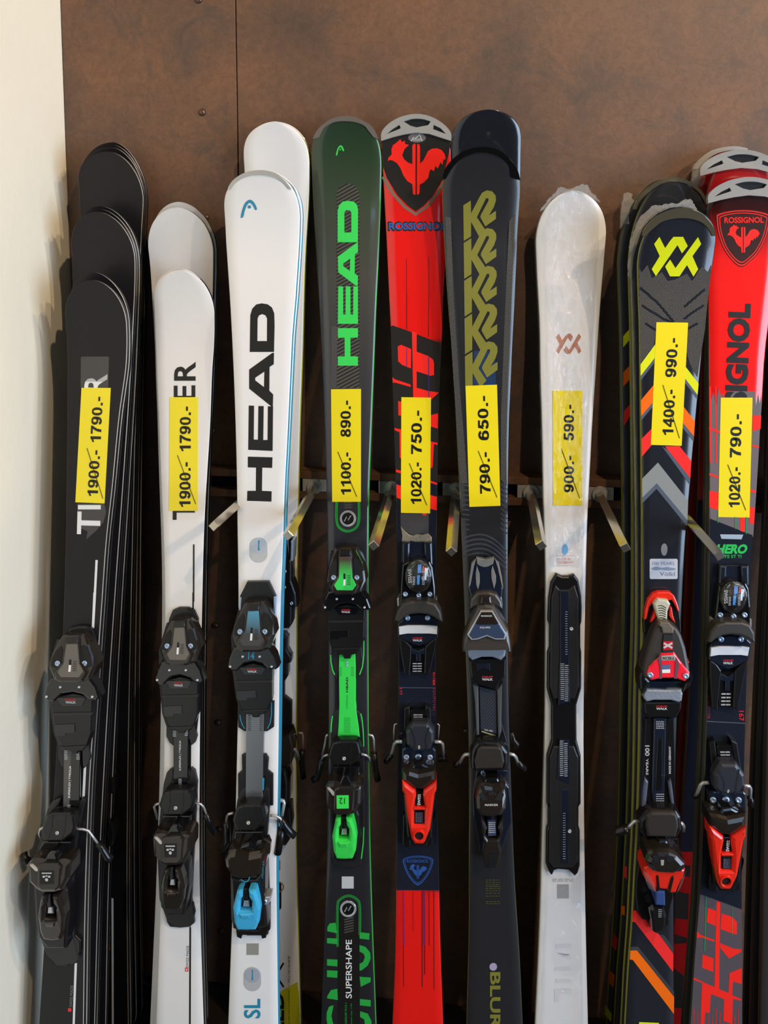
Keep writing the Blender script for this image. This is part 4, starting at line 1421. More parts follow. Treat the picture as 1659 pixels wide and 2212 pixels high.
down_text(S, 'lettering', '121/71/101', c13, 590, 296, 200, 24, mat('dim_red_print', (176, 44, 66), 0.35), 0.0008)
S.decal('joint_line', [c13(stroke([(272, 285), (610, 288)], 5))], mat('slate_print', (92, 100, 112), 0.3), 0.0008)


def hollow_guard(ski, f, m=SILVER):
    outer = smooth_path([(108, 388), (112, 300), (180, 218), (280, 158), (380, 128), (455, 120), (540, 128), (640, 163), (740, 230), (802, 308), (804, 388)], 3) \
        + [(690, 352), (585, 318), (450, 306), (330, 325), (220, 352)]
    holes = [[(160, 322), (220, 270), (290, 228), (303, 262), (282, 272)],
             smooth_path([(330, 195), (400, 172), (460, 166), (530, 172), (602, 195)], 2) + [(575, 232), (500, 246), (460, 254), (400, 238)],
             [(630, 228), (700, 262), (755, 320), (625, 272)]]
    base = ski.decal('tip_recess', [f(outer)], DEEP, 0.0004, step=7)
    g = ski.plate('tip_guard', [f(outer)] + [f(h) for h in holes], m, -0.006, 0.0042)
    return base


hollow_guard(S, c10)

# ---- charcoal with olive letters
S = SK['K']
GL = [(925, 1030), (1000, 982), (1003, 1110), (1085, 950), (1112, 905), (1160, 880), (1215, 892), (1248, 935), (1250, 985), (1228, 1050), (1180, 1130), (1250, 1085), (1250, 1165), (1145, 1240), (1095, 1150), (1100, 1125), (1176, 985), (1174, 960), (1152, 960), (1060, 1148), (1140, 1268), (1080, 1338), (1003, 1195), (1002, 1340), (930, 1385)]
for i in range(5):
    S.decal('stacked_letter', [c10([(x + 4 * i, y + 376 * i) for x, y in GL])], OLIVEINK, 0.0006, step=9 if i == 0 else None)
S.decal('blue_sheen_field', [c11([(975, 600), (1175, 600), (1185, 925), (970, 925)])], mat('blue_sheen_tint', (42, 62, 96), 0.2, coat=0.6, noise=0.4, nscale=300), 0.0004)  # bluish sheen on the charcoal top sheet, put in as colour
DOTS = dot_mat('fine_grey_dots', (48, 47, 48), (150, 148, 138), 0.0023, 0.20)
S.decal('dotted_strip', [[(962, 468), (974, 470), (980, 640), (992, 830), (1003, 950), (1010, 1044), (995, 1044), (983, 872), (972, 700), (965, 560)]], DOTS, 0.0004)
S.decal('dotted_strip', [[(1100, 478), (1112, 463), (1109, 560), (1105, 640), (1098, 800), (1093, 960), (1095, 1050), (1082, 1035), (1082, 900), (1088, 740), (1094, 600)]], DOTS, 0.0004)
waves = [c12(stroke(smooth_path([(880, 620 + 44 * i), (990, 590 + 44 * i), (1090, 596 + 44 * i), (1190, 650 + 44 * i), (1285, 745 + 44 * i)], 5), 15)) for i in range(5)]
waves += [c12(stroke([(862, 120 + 46 * i), (935, 128 + 46 * i)], 14)) for i in range(10)] + [c12(stroke([(1232, 110 + 46 * i), (1290, 165 + 46 * i)], 13)) for i in range(10)]
S.decal('contour_lines', waves, mat('slate_line_print', (66, 68, 76), 0.3), 0.0004)
S.plate('tip_guard', [c10(smooth_path([(718, 772), (738, 680), (790, 600), (880, 520), (980, 470), (1110, 448), (1230, 462), (1340, 520), (1420, 610), (1470, 690), (1492, 776)], 3)
                          + smooth_path([(1455, 770), (1402, 742), (1392, 650), (1340, 580), (1250, 525), (1110, 500), (1000, 520), (900, 570), (820, 650), (765, 735), (745, 768)], 3))],
        mat('gloss_black_guard', (16, 15, 15), 0.1, coat=0.6), -0.006, 0.0024)
S.block('foil_disc', c14(circle(847, 947, 26, 24)), mat('violet_foil', (190, 176, 206), 0.15, 0.2), 0, 0.0006, 0)
down_text(S, 'lettering', 'BLUR', c14, 824, 982, 395, 72, OLIVEINK, 0.0006, 0.03)
mini_lines(S, 'fine_print', c14, 795, 895, [345, 362, 378, 390, 404, 418, 436, 456, 494, 508], 5, mat('dull_olive_print', (84, 82, 40), 0.4), 0.0006)

# ---- white in film
S = SK['W']
VV_L = [(375, 1605), (403, 1570), (437, 1635), (470, 1590), (490, 1570), (520, 1570), (545, 1605), (520, 1650), (492, 1610), (400, 1770), (375, 1745), (410, 1675)]
VV_R = [(625, 1745), (600, 1770), (562, 1700), (530, 1750), (512, 1772), (475, 1772), (450, 1735), (475, 1690), (502, 1735), (600, 1570), (625, 1600), (590, 1660)]
S.decal('brand_mark', [c15(VV_L), c15(VV_R)], mat('bronze_logo_print', (196, 128, 98), 0.35, 0.2), 0.0004)
PALE = mat('pale_rose_print', (222, 176, 170), 0.4)
flat_text(S, 'lettering', 'MADE IN', c16, 390, 1985, 130, 26, PALE, 0.0004)
flat_text(S, 'lettering', 'GERMANY', c16, 390, 2018, 165, 28, PALE, 0.0004, 0.015)
S.decal('rule_lines', [c16(stroke([(380, 1938), (555, 1938)], 4)), c16(stroke([(380, 2035), (555, 2035)], 4))], PALE, 0.0004)
S.decal('oval_mark', [c16(circle(463, 1875, 30, 20, 55))], mat('pale_blue_print', (120, 190, 232), 0.3), 0.0004)
S.decal('plain_sticker', [c14([(1288, 378), (1368, 378), (1368, 475), (1288, 475)])], mat('light_grey_sticker', (168, 168, 168), 0.4), 0.0004)
mini_lines(S, 'fine_print', c14, 1255, 1400, [340, 352], 5, MATS['light_grey_sticker'], 0.0004)
FAINT = mat('faint_grey_print', (222, 222, 222), 0.4)
S.decal('faint_letters', [c14(p) for p in ([(1280, 790), (1380, 785), (1385, 815), (1280, 822)], [(1290, 850), (1380, 900), (1375, 860), (1335, 885)], [(1270, 950), (1380, 945), (1380, 970), (1270, 975)],
                                          [(1280, 1030), (1385, 1030), (1385, 1055), (1280, 1055)], [(1270, 1100), (1385, 1095), (1385, 1130), (1300, 1135), (1300, 1190), (1270, 1190)])], FAINT, 0.0004)

# ---- chevron ski
S = SK['V']
LIME = mat('acid_lime_print', (216, 226, 20), 0.3, coat=0.2)
S.decal('brand_mark', [c19([(522, 1050), (575, 978), (632, 1090), (680, 1020), (715, 978), (812, 978), (858, 1070), (800, 1143), (755, 1060), (540, 1370), (498, 1300), (578, 1170)]),
                       c19([(960, 980), (992, 1050), (905, 1170), (962, 1300), (915, 1375), (850, 1260), (775, 1372), (680, 1372), (632, 1275), (682, 1205), (735, 1290)])], LIME, 0.0006, step=8)
GLIT = dot_mat('glittering_dots', (34, 38, 44), (170, 160, 142), 0.0020, 0.20)
S.decal('dotted_field', [c19([(372, 1290), (400, 1330), (455, 1252), (500, 1390), (600, 1330), (660, 1420), (740, 1400), (850, 1345), (900, 1420), (1000, 1270), (1060, 1330), (1095, 1255), (1080, 1420), (1052, 1664), (1030, 1900), (985, 2170), (955, 2380), (880, 2250), (800, 1950), (540, 1900), (520, 2080), (384, 2260), (380, 1900), (375, 1600)])], GLIT, 0.0003, step=14)
DARKL = mat('dark_crease_print', (22, 26, 32), 0.3)
S.decal('dark_chevrons', [c19(stroke(p, 24)) for p in ([(385, 1485), (560, 1640), (720, 1830)], [(400, 1660), (600, 1790), (740, 1850)], [(1030, 1500), (900, 1610), (820, 1680)], [(1020, 1660), (880, 1750), (820, 1800)], [(430, 1840), (560, 1920)], [(960, 1840), (850, 1900)])], DARKL, 0.0004)
YEL = mat('acid_yellow_print', (226, 232, 30), 0.3)
ORG = mat('orange_print', (252, 112, 18), 0.3)
RDP = mat('warm_red_print', (250, 50, 48), 0.3)
GRY = mat('cool_grey_print', (140, 144, 144), 0.35)
SLT = mat('slate_blue_print', (84, 94, 110), 0.35)
S.decal('yellow_chevron', [c20([(386, 682), (545, 465), (540, 600), (388, 795)]), c20([(830, 695), (966, 872), (956, 985), (825, 812)])], YEL, 0.0006)
S.decal('orange_chevron', [c20([(390, 1040), (525, 875), (520, 1048), (394, 1195)]), c20([(808, 1090), (930, 1250), (920, 1398), (802, 1255)])], ORG, 0.0006)
S.decal('red_chevron', [c20([(397, 1425), (500, 1318), (496, 1488), (400, 1602)]), c21([(630, -74), (775, -76), (893, 72), (884, 245)])], RDP, 0.0006)
S.decal('grey_chevron', [c21([(403, 250), (560, 88), (862, 470), (855, 665), (548, 295), (403, 440)])], GRY, 0.0006)
S.decal('slate_trim', [c21([(403, 440), (548, 295), (855, 665), (850, 725), (546, 352), (405, 495)]), c20([(388, 795), (540, 600), (535, 650), (390, 840)]), c20([(394, 1195), (520, 1048), (518, 1090), (395, 1240)]),
                       c20([(825, 812), (956, 985), (954, 1030), (822, 855)]), c20([(802, 1255), (920, 1398), (916, 1450), (800, 1305)]), c21([(655, -40), (884, 245), (878, 310), (600, -74)])], SLT, 0.0005)
S.decal('red_chevron', [c24([(308, 525), (345, 525), (400, 610), (445, 620), (570, 765), (715, 960), (712, 1140), (330, 640), (305, 640)])], RDP, 0.0006)
S.decal('orange_chevron', [c24([(285, 925), (350, 925), (722, 1390), (720, 1560), (310, 1020), (280, 1015)])], ORG, 0.0006)
S.decal('slate_trim', [c24([(290, 890), (360, 885), (722, 1335), (720, 1390), (350, 925), (288, 922)]), c24([(570, 765), (620, 770), (715, 895), (715, 960)])], mat('dark_slate_print', (64, 64, 66), 0.35), 0.0005)
S.decal('lime_field', [c24([(372, 1640), (570, 1648), (574, 1740), (372, 1740)])], YEL, 0.0006)
b = S.block('oval_badge', c21(circle(623, 958, 32, 24, 62)), mat('grey_foil', (140, 142, 146), 0.25, 0.2), 0, 0.0006, 0.0002)
b = S.block('foil_sticker', c21(rrect(478, 1050, 757, 1252, 16)), mat('silver_foil_sticker', (206, 212, 224), 0.2, 0.15), 0, 0.0006, 0.0002)
SG = mat('blue_grey_print', (128, 142, 168), 0.3)
flat_text(S, 'lettering', '100 YEARS', c21, 505, 1112, 220, 32, SG, 0.0009, 0, parent=b)
S.decal('sticker_figure', [c21([(500, 1140), (540, 1128), (600, 1140), (660, 1132), (735, 1145), (735, 1160), (660, 1168), (600, 1158), (540, 1165), (500, 1155)])], SG, 0.0009, parent=b)
flat_text(S, 'lettering', 'V\u00f6lkl', c21, 580, 1222, 150, 42, SG, 0.0009, 0.01, parent=b)
S.plate('tip_guard', [c19(smooth_path([(413, 965), (425, 900), (480, 830), (560, 760), (680, 708), (800, 686), (900, 703), (1000, 750), (1080, 830), (1122, 900), (1138, 968)], 3)
                          + smooth_path([(1105, 970), (1060, 890), (990, 830), (900, 800), (800, 790), (700, 800), (600, 830), (520, 890), (475, 930), (445, 968)], 3))],
        mat('dark_champagne_metal', (120, 112, 90), 0.2, 0.6, coat=0.5), -0.006, 0.002)
S = SK['X1']
S.plate('tip_guard', [c19(smooth_path([(318, 700), (350, 610), (420, 520), (520, 440), (640, 392), (740, 380), (850, 410), (950, 470), (1020, 550), (1052, 640)], 3)
                          + smooth_path([(1030, 640), (990, 560), (930, 500), (850, 450), (740, 425), (640, 435), (540, 480), (440, 560), (370, 640), (345, 705)], 3))], MATS['dark_champagne_metal'], -0.006, 0.0016)
S.decal('side_stripes', [c24([(222, 85), (250, 85), (250, 215), (222, 185)])], RDP, 0.0005)
S.decal('side_stripes', [c24([(192, 480), (230, 480), (228, 575), (190, 560)])], ORG, 0.0005)
S = SK['X2']
S.decal('side_stripes', [c20([(213, 400), (280, 322), (280, 430), (213, 510)]), c24([(38, 1470), (100, 1560), (92, 1640), (30, 1560)])], YEL, 0.0005)
S.decal('side_stripes', [c20([(215, 760), (280, 690), (280, 830), (215, 900)]), c24([(75, 1120), (130, 1170), (118, 1300), (62, 1240)])], ORG, 0.0005)
S.decal('side_stripes', [c20([(220, 1150), (280, 1080), (280, 1200), (220, 1295)]), c24([(118, 745), (155, 800), (145, 930), (102, 880)])], RDP, 0.0005)

# ---- rightmost red
S = SK['Q']
S.ramp('red_to_black_tip', [(2300, (108, 100, 106)), (1950, (108, 100, 106)), (1935, (28, 32, 44)), (1150, (28, 32, 44)), (1135, (112, 104, 108)), (870, (112, 104, 108)), (850, (244, 30, 26)), (560, (244, 30, 26)), (505, (176, 24, 22)), (455, (60, 18, 16)), (410, (34, 22, 20))])
crest = smooth_loop([(1148, 790), (1165, 752), (1280, 722), (1410, 712), (1540, 722), (1665, 755), (1678, 800), (1640, 970), (1560, 1130), (1480, 1215), (1395, 1270), (1310, 1215), (1220, 1090), (1165, 930)], 3)
ctq = (1405, 950)
insq = lambda k: [(ctq[0] + (x - ctq[0]) * k, ctq[1] + (y - ctq[1]) * k) for x, y in crest]
S.decal('crest_field', [c19(insq(1.03))], mat('crest_graphite', (62, 40, 38), 0.25, coat=0.4), 0.0004, step=8)
S.decal('crest_lines', [(c19(insq(1.0)), c19(insq(0.955))), (c19(insq(0.90)), c19(insq(0.865)))], NEON, 0.0006, step=8)
o, e, u = c19([(1222, 842), (1618, 838), (1222, 782)])
S.text('lettering', 'ROSSIGNOL', o, (e[0] - o[0], e[1] - o[1]), (u[0] - o[0], u[1] - o[1]), NEON, 0.0008, None, 0.03)
rooster(S, 1571.5, 485, 1641, 546, NEON, 0.0008, 8)
up_text(S, 'lettering', 'SIGNOL', c20, 1450, 1090, 1015, 222, BLKINK, 42, 0.05, 0.0008)
GRQ = mat('warm_grey_print', (112, 104, 108), 0.3, coat=0.3)
S.decal('grey_field', [[(1534, 868), (1541, 850), (1547, 880), (1552, 838), (1558, 862), (1562, 850), (1566, 870), (1572, 845), (1630, 845), (1634, 880), (1638, 852), (1642, 876), (1645, 850), (1640, 960), (1634, 1060), (1627, 1160), (1580, 1145), (1534, 1125)]], GRQ, 0.0004)
S.decal('red_blocks', [c20([(1072, 900), (1090, 900), (1100, 1664), (1080, 1664)]), c20([(1130, 900), (1142, 900), (1146, 1664), (1136, 1664)]), c20([(1070, 1305), (1180, 1345), (1180, 1368), (1070, 1328)]), c20([(1505, 1190), (1592, 1190), (1585, 1325), (1505, 1345)]),
                       c20([(1500, 1480), (1572, 1500), (1570, 1518), (1500, 1500)]), c21([(1072, 195), (1165, 225), (1165, 245), (1072, 215)]), c21([(1075, 370), (1168, 385), (1165, 565), (1076, 535)]),
                       c21([(1480, 355), (1540, 370), (1538, 395), (1480, 380)]), c21([(1475, 530), (1528, 540), (1520, 705), (1474, 690)]), c21([(1380, 635), (1430, 635), (1425, 785), (1378, 768)])], NEON, 0.0006)
GLINE = mat('emerald_line_print', (30, 150, 84), 0.35)
S.decal('green_lines', [c21(stroke([(1160, 570), (1160, 690)], 9)), c21(stroke([(1333, 630), (1333, 750)], 9)), c21(stroke([(1443, 630), (1443, 800)], 9)), c24(stroke([(1042, 385), (1026, 930)], 8)), c24(stroke([(1307, 490), (1302, 760)], 6))], GLINE, 0.0009)
blk = c21([(1078, 650), (1502, 812)])
S.decal('navy_field', [[(S.pl(1122) + 1.5, 1120)] + [(x, y) for x, y in S.band(1150, 1935, 1.5) if x < 1575] + c24([(985, 362), (1396, 515)]) + [(x, y) for x, y in S.band(1160, 1940, 1.5) if x >= 1575] + [(S.pr(1156) - 1.5, 1156)]], NAVYINK, 0.0005)
S.decal('silver_patch', [c21([(1180, 805), (1412, 808), (1395, 855), (1195, 850)])], mat('silver_blue_foil', (176, 196, 216), 0.2, 0.15), 0.0008)
flat_text(S, 'lettering', 'HERO', c21, 1135, 1000, 305, 96, mat('mint_green_print', (44, 190, 88), 0.35), 0.0008, 0.05, 24)
flat_text(S, 'lettering', 'ELITE ST TI', c21, 1165, 1042, 228, 32, MATS['mint_green_print'], 0.0008, 0.01)
down_text(S, 'lettering', '167', c22, 1370, 1228, 98, 48, NEON, 0.0008)
down_text(S, 'lettering', 'R=15M 121/71/106', c22, 1056, 1075, 230, 26, MATS['dim_red_print'], 0.0008)
S.decal('joint_line', [c22(stroke([(1048, 1332), (1432, 1352)], 7))], MATS['slate_print'], 0.0008)
S.decal('grey_field', [c24([(982, 364), (1397, 517), (1400, 1000), (1402, 1720), (884, 1720), (930, 1000)])], mat('purple_grey_print', (88, 80, 86), 0.3, coat=0.3), 0.0004)
S.decal('red_blocks', [c24(p) for p in ([(1145, 428), (1182, 442), (1170, 1330), (1125, 1290)], [(1060, 500), (1140, 530), (1135, 680), (1045, 640)], [(1195, 555), (1300, 590), (1350, 640), (1348, 765), (1300, 755), (1185, 710)],
                                         [(950, 735), (985, 770), (1125, 820), (1125, 840), (1000, 795), (948, 800)], [(1178, 850), (1310, 905), (1395, 915), (1390, 940), (1270, 1005), (1182, 900)], [(1005, 965), (1115, 1005), (1110, 1140), (1000, 1095)],
                                         [(1275, 1150), (1398, 1100), (1398, 1260), (1310, 1235), (1300, 1370), (1393, 1410), (1393, 1425), (1310, 1410), (1300, 1659), (1215, 1625), (1220, 1410), (1090, 1360), (1075, 1550), (1030, 1540), (1020, 1659), (985, 1659), (1000, 1250), (915, 1215), (918, 1195), (1010, 1240), (1240, 1340), (1265, 1345)])], NEON, 0.0006)
S.decal('red_hairlines', [c24(stroke([(920 + 37 * i, 1500 + 40 * (i % 3)), (917 + 37 * i, 1720)], 4)) for i in range(13)], NEON, 0.0007)


def qf(dx, dy):
    f = crop(1300 + dx, 300 + dy, kv)
    # the same guard shape as the rooster ski, moved and scaled onto this tip
    def g(pts):
        return f([(1062 + (x - 108) * 1.19, 380 + (y - 120) * 0.98) for x, y in pts])
    return g


hollow_guard(S, qf(0, 0))
hollow_guard(SK['P1'], qf(-17, -59))
S = SK['P1']
S.decal('black_field', [S.band(1080, 1840, 1.5)], NAVYINK, 0.0004)
S.decal('dark_blocks', [c24([(720, 60), (885, 80), (880, 190), (720, 170)]), c24([(725, 330), (870, 360), (860, 620), (725, 600)]), c24([(725, 760), (850, 800), (845, 850), (725, 860)]), c24([(720, 1100), (820, 1180), (800, 1500), (720, 1500)])], SHIELDG, 0.0005)
SK['P2'].plate('tip_guard', [c19(smooth_path([(910, 300), (960, 220), (1040, 150), (1140, 100), (1320, 72), (1460, 95)], 3) + smooth_path([(1440, 130), (1320, 112), (1180, 135), (1080, 185), (1000, 245), (955, 300)], 3))], SILVER, -0.006, 0.002)


# ------------------------------------------------------------------ bindings
def rows(xs0, *r):
    """warp from the traced binding to another ski: rows of (y here, y there, x centre there, x scale)"""
    r = sorted(r)

    def f(x, y):
        if y <= r[0][0]:
            a, b = r[0], r[1]
        elif y >= r[-1][0]:
            a, b = r[-2], r[-1]
        else:
            a, b = next((p, q) for p, q in zip(r, r[1:]) if p[0] <= y <= q[0])
        t = (y - a[0]) / (b[0] - a[0])
        g = lambda i: a[i] + (b[i] - a[i]) * t
        return (g(2) + (x - xs0) * g(3), g(1))
    return f


def lerp(y0, h0, y1, h1, add=0.0):
    return lambda y: h0 + (h1 - h0) * min(max((y - y0) / (y1 - y0), -0.2), 1.2) + add


REDCH = mat('small_red_lettering', (205, 40, 44), 0.4)
GREYLT = mat('pale_lettering', (190, 190, 192), 0.4)
STRIP_SMOKE = mat('smoked_grey_strip', (104, 98, 92), 0.22, 0.4, coat=0.5)
PADBROWN = mat('matte_brown_black_pad', (44, 38, 33), 0.5)
AFDBLUE = mat('ribbed_grey_slider', (150, 158, 170), 0.35, 0.3, bump=0.3, bscale=300)
NAVYPL = mat('blue_black_plastic', (24, 30, 44), 0.22, coat=0.4)


def grad_strip(name, a, b, ski, px, y0, y1):
    v0, v1 = ski.P(px, y1, 0.04).y, ski.P(px, y0, 0.04).y
    return ramp_mat(name, [(0.0, b), (0.35, b), (0.85, a), (1.0, a)], v0, v1, 0.25, 0.4)


def gripwalk(ski, c, x, y, w, h, lift, warp=None, parent=None):
    flat_text(ski, 'grip_lettering', 'GRIP', c, x, y, w, h * 0.8, REDCH, lift, 0.02, parent=parent, warp=warp)
    flat_text(ski, 'walk_lettering', 'WALK', c, x, y + h * 1.35, w, h * 1.1, GREYLT, lift, 0.05, parent=parent, warp=warp)


def toe_t(ski, w, strip, accent=None, arc=None, number=None):
    """toe piece with two cheek windows, traced on the green ski"""
    B = lambda n, pts, m, h0, h1, bv=0.0015, par=None, cr=None: ski.block(n, c7(pts), m, h0, h1, bv, par, w, cr)
    ya, yb = 1182, 1285
    hs = lerp(ya, 0.026, yb, 0.042)
    toe = B('toe_piece', [(1120, 568), (1210, 562), (1300, 562), (1345, 640), (1378, 760), (1388, 850), (1350, 950), (1265, 978), (1130, 978), (1082, 952), (1043, 860), (1052, 770), (1085, 650)], BRONZE, 0.006, hs, 0.005)
    B('toe_base', [(1085, 600), (1335, 595), (1392, 860), (1388, 1110), (1378, 1330), (1345, 1420), (1362, 1560), (1345, 1640), (1308, 1686), (1295, 1640), (1292, 1480), (1155, 1480), (1150, 1640), (1140, 1690), (1108, 1650), (1082, 1560), (1090, 1425), (1060, 1330), (1050, 1100), (1040, 860)], DARK, 0, 0.006, 0.001, toe)
    B('toe_tower', [(1150, 572), (1258, 570), (1277, 800), (1332, 895), (1295, 965), (1255, 972), (1135, 972), (1095, 960), (1080, 895), (1140, 805)], BRONZE, 0.01, lerp(ya, 0.030, yb, 0.047), 0.004, toe)
    B('toe_strip', [(1160, 645), (1250, 641), (1268, 822), (1302, 885), (1270, 932), (1135, 930), (1110, 888), (1152, 824)], strip, 0.02, lerp(ya, 0.0306, yb, 0.0478), 0.001, toe)
    B('strip_cap', [(1160, 585), (1252, 583), (1252, 632), (1158, 636)], BLACK, 0.02, lerp(ya, 0.0306, yb, 0.0478), 0.001, toe)
    lf = lerp(ya, 0.0308, yb, 0.0481)
    ski.decal('indicator_slot', [c7([(1193, 785), (1210, 785), (1210, 835), (1193, 835)])], DEEP, lf, toe, w)
    ski.decal('indicator', [c7([(1193, 835), (1210, 835), (1208, 888), (1191, 888)])], WHITE, lf, toe, w)
    mini_lines(ski, 'scale_marks', c7, 1222, 1252, [800, 815, 830, 846, 862, 876], 5, BLKINK, lf, toe, w)
    hl = lerp(ya, 0.0264, yb, 0.0424)
    for s_, pts in ((0, [(1090, 700), (1125, 660), (1138, 700), (1136, 815), (1100, 862), (1062, 845), (1066, 770)]), (1, [(1290, 650), (1325, 670), (1352, 760), (1360, 845), (1325, 865), (1288, 815), (1276, 690)])):
        ski.decal('cheek_window', [c7(pts)], DEEP, hl, toe, w)
    for x in (1108, 1305):
        q = c7([(x, 822)])[0]
        ski.screw(q[0], q[1], hl(q[1]) + 0.001, 0.0048, toe, w)
    wing = B('toe_wings', [(1013, 1078), (1028, 1010), (1058, 945), (1130, 930), (1260, 930), (1348, 935), (1398, 1000), (1428, 1085), (1402, 1102), (1345, 1095), (1300, 1060), (1225, 1042), (1150, 1055), (1085, 1112), (1040, 1112)], GLOSS, 0.010, 0.032, 0.003, toe)
    for x, y, r in ((1035, 1075, 0.0022), (1372, 1075, 0.0022), (1135, 1003, 0.0022), (1272, 1003, 0.0022)):
        q = c7([(x, y)])[0]
        ski.screw(q[0], q[1], 0.0325, r, toe, w, CHROME, 'wing_pin')
    plate = B('boot_plate', [(1060, 1095), (1130, 1066), (1225, 1050), (1310, 1068), (1378, 1092), (1373, 1200), (1370, 1330), (1332, 1425), (1230, 1432), (1110, 1430), (1072, 1330), (1064, 1200)], BLACK, 0, 0.016, 0.002, toe)
    B('plate_ridge', [(1068, 1188), (1372, 1184), (1372, 1204), (1068, 1210)], DARK, 0.01, 0.0175, 0.0006, toe)
    B('adjuster_tab', [(1072, 1272), (1236, 1264), (1236, 1326), (1165, 1330), (1152, 1348), (1074, 1348)], GLOSS, 0.01, 0.0172, 0.0006, toe)
    B('logo_tray', [(1110, 1085), (1130, 1078), (1300, 1078), (1325, 1088), (1295, 1138), (1145, 1140)], GLOSS, 0.01, 0.0172, 0.0005, toe)
    gripwalk(ski, c7, 1174, 1102, 78, 15, 0.0176, w, toe)
    B('toe_clamp', [(1100, 1426), (1338, 1416), (1300, 1474), (1262, 1482), (1250, 1516), (1196, 1516), (1182, 1482), (1132, 1478)], BLACK, 0, 0.018, 0.002, toe)
    if accent:
        for pts in ([(1084, 1480), (1086, 1540), (1100, 1610), (1118, 1650)], [(1367, 1360), (1366, 1480), (1355, 1580), (1330, 1650)]):
            ski.decal('accent_line', [c7(stroke(pts, 9))], accent, 0.0066, toe, w)
        flat_text(ski, 'side_lettering', 'PROTECTOR', c7, 1300, 600, 60, 15, accent, 0.031, 0, parent=toe, warp=w, dy=110)
    if number:
        flat_text(ski, 'number', number, c7, 1180, 1022, 50, 50, accent, 0.0324, 0.02, parent=toe, warp=w)
    return toe


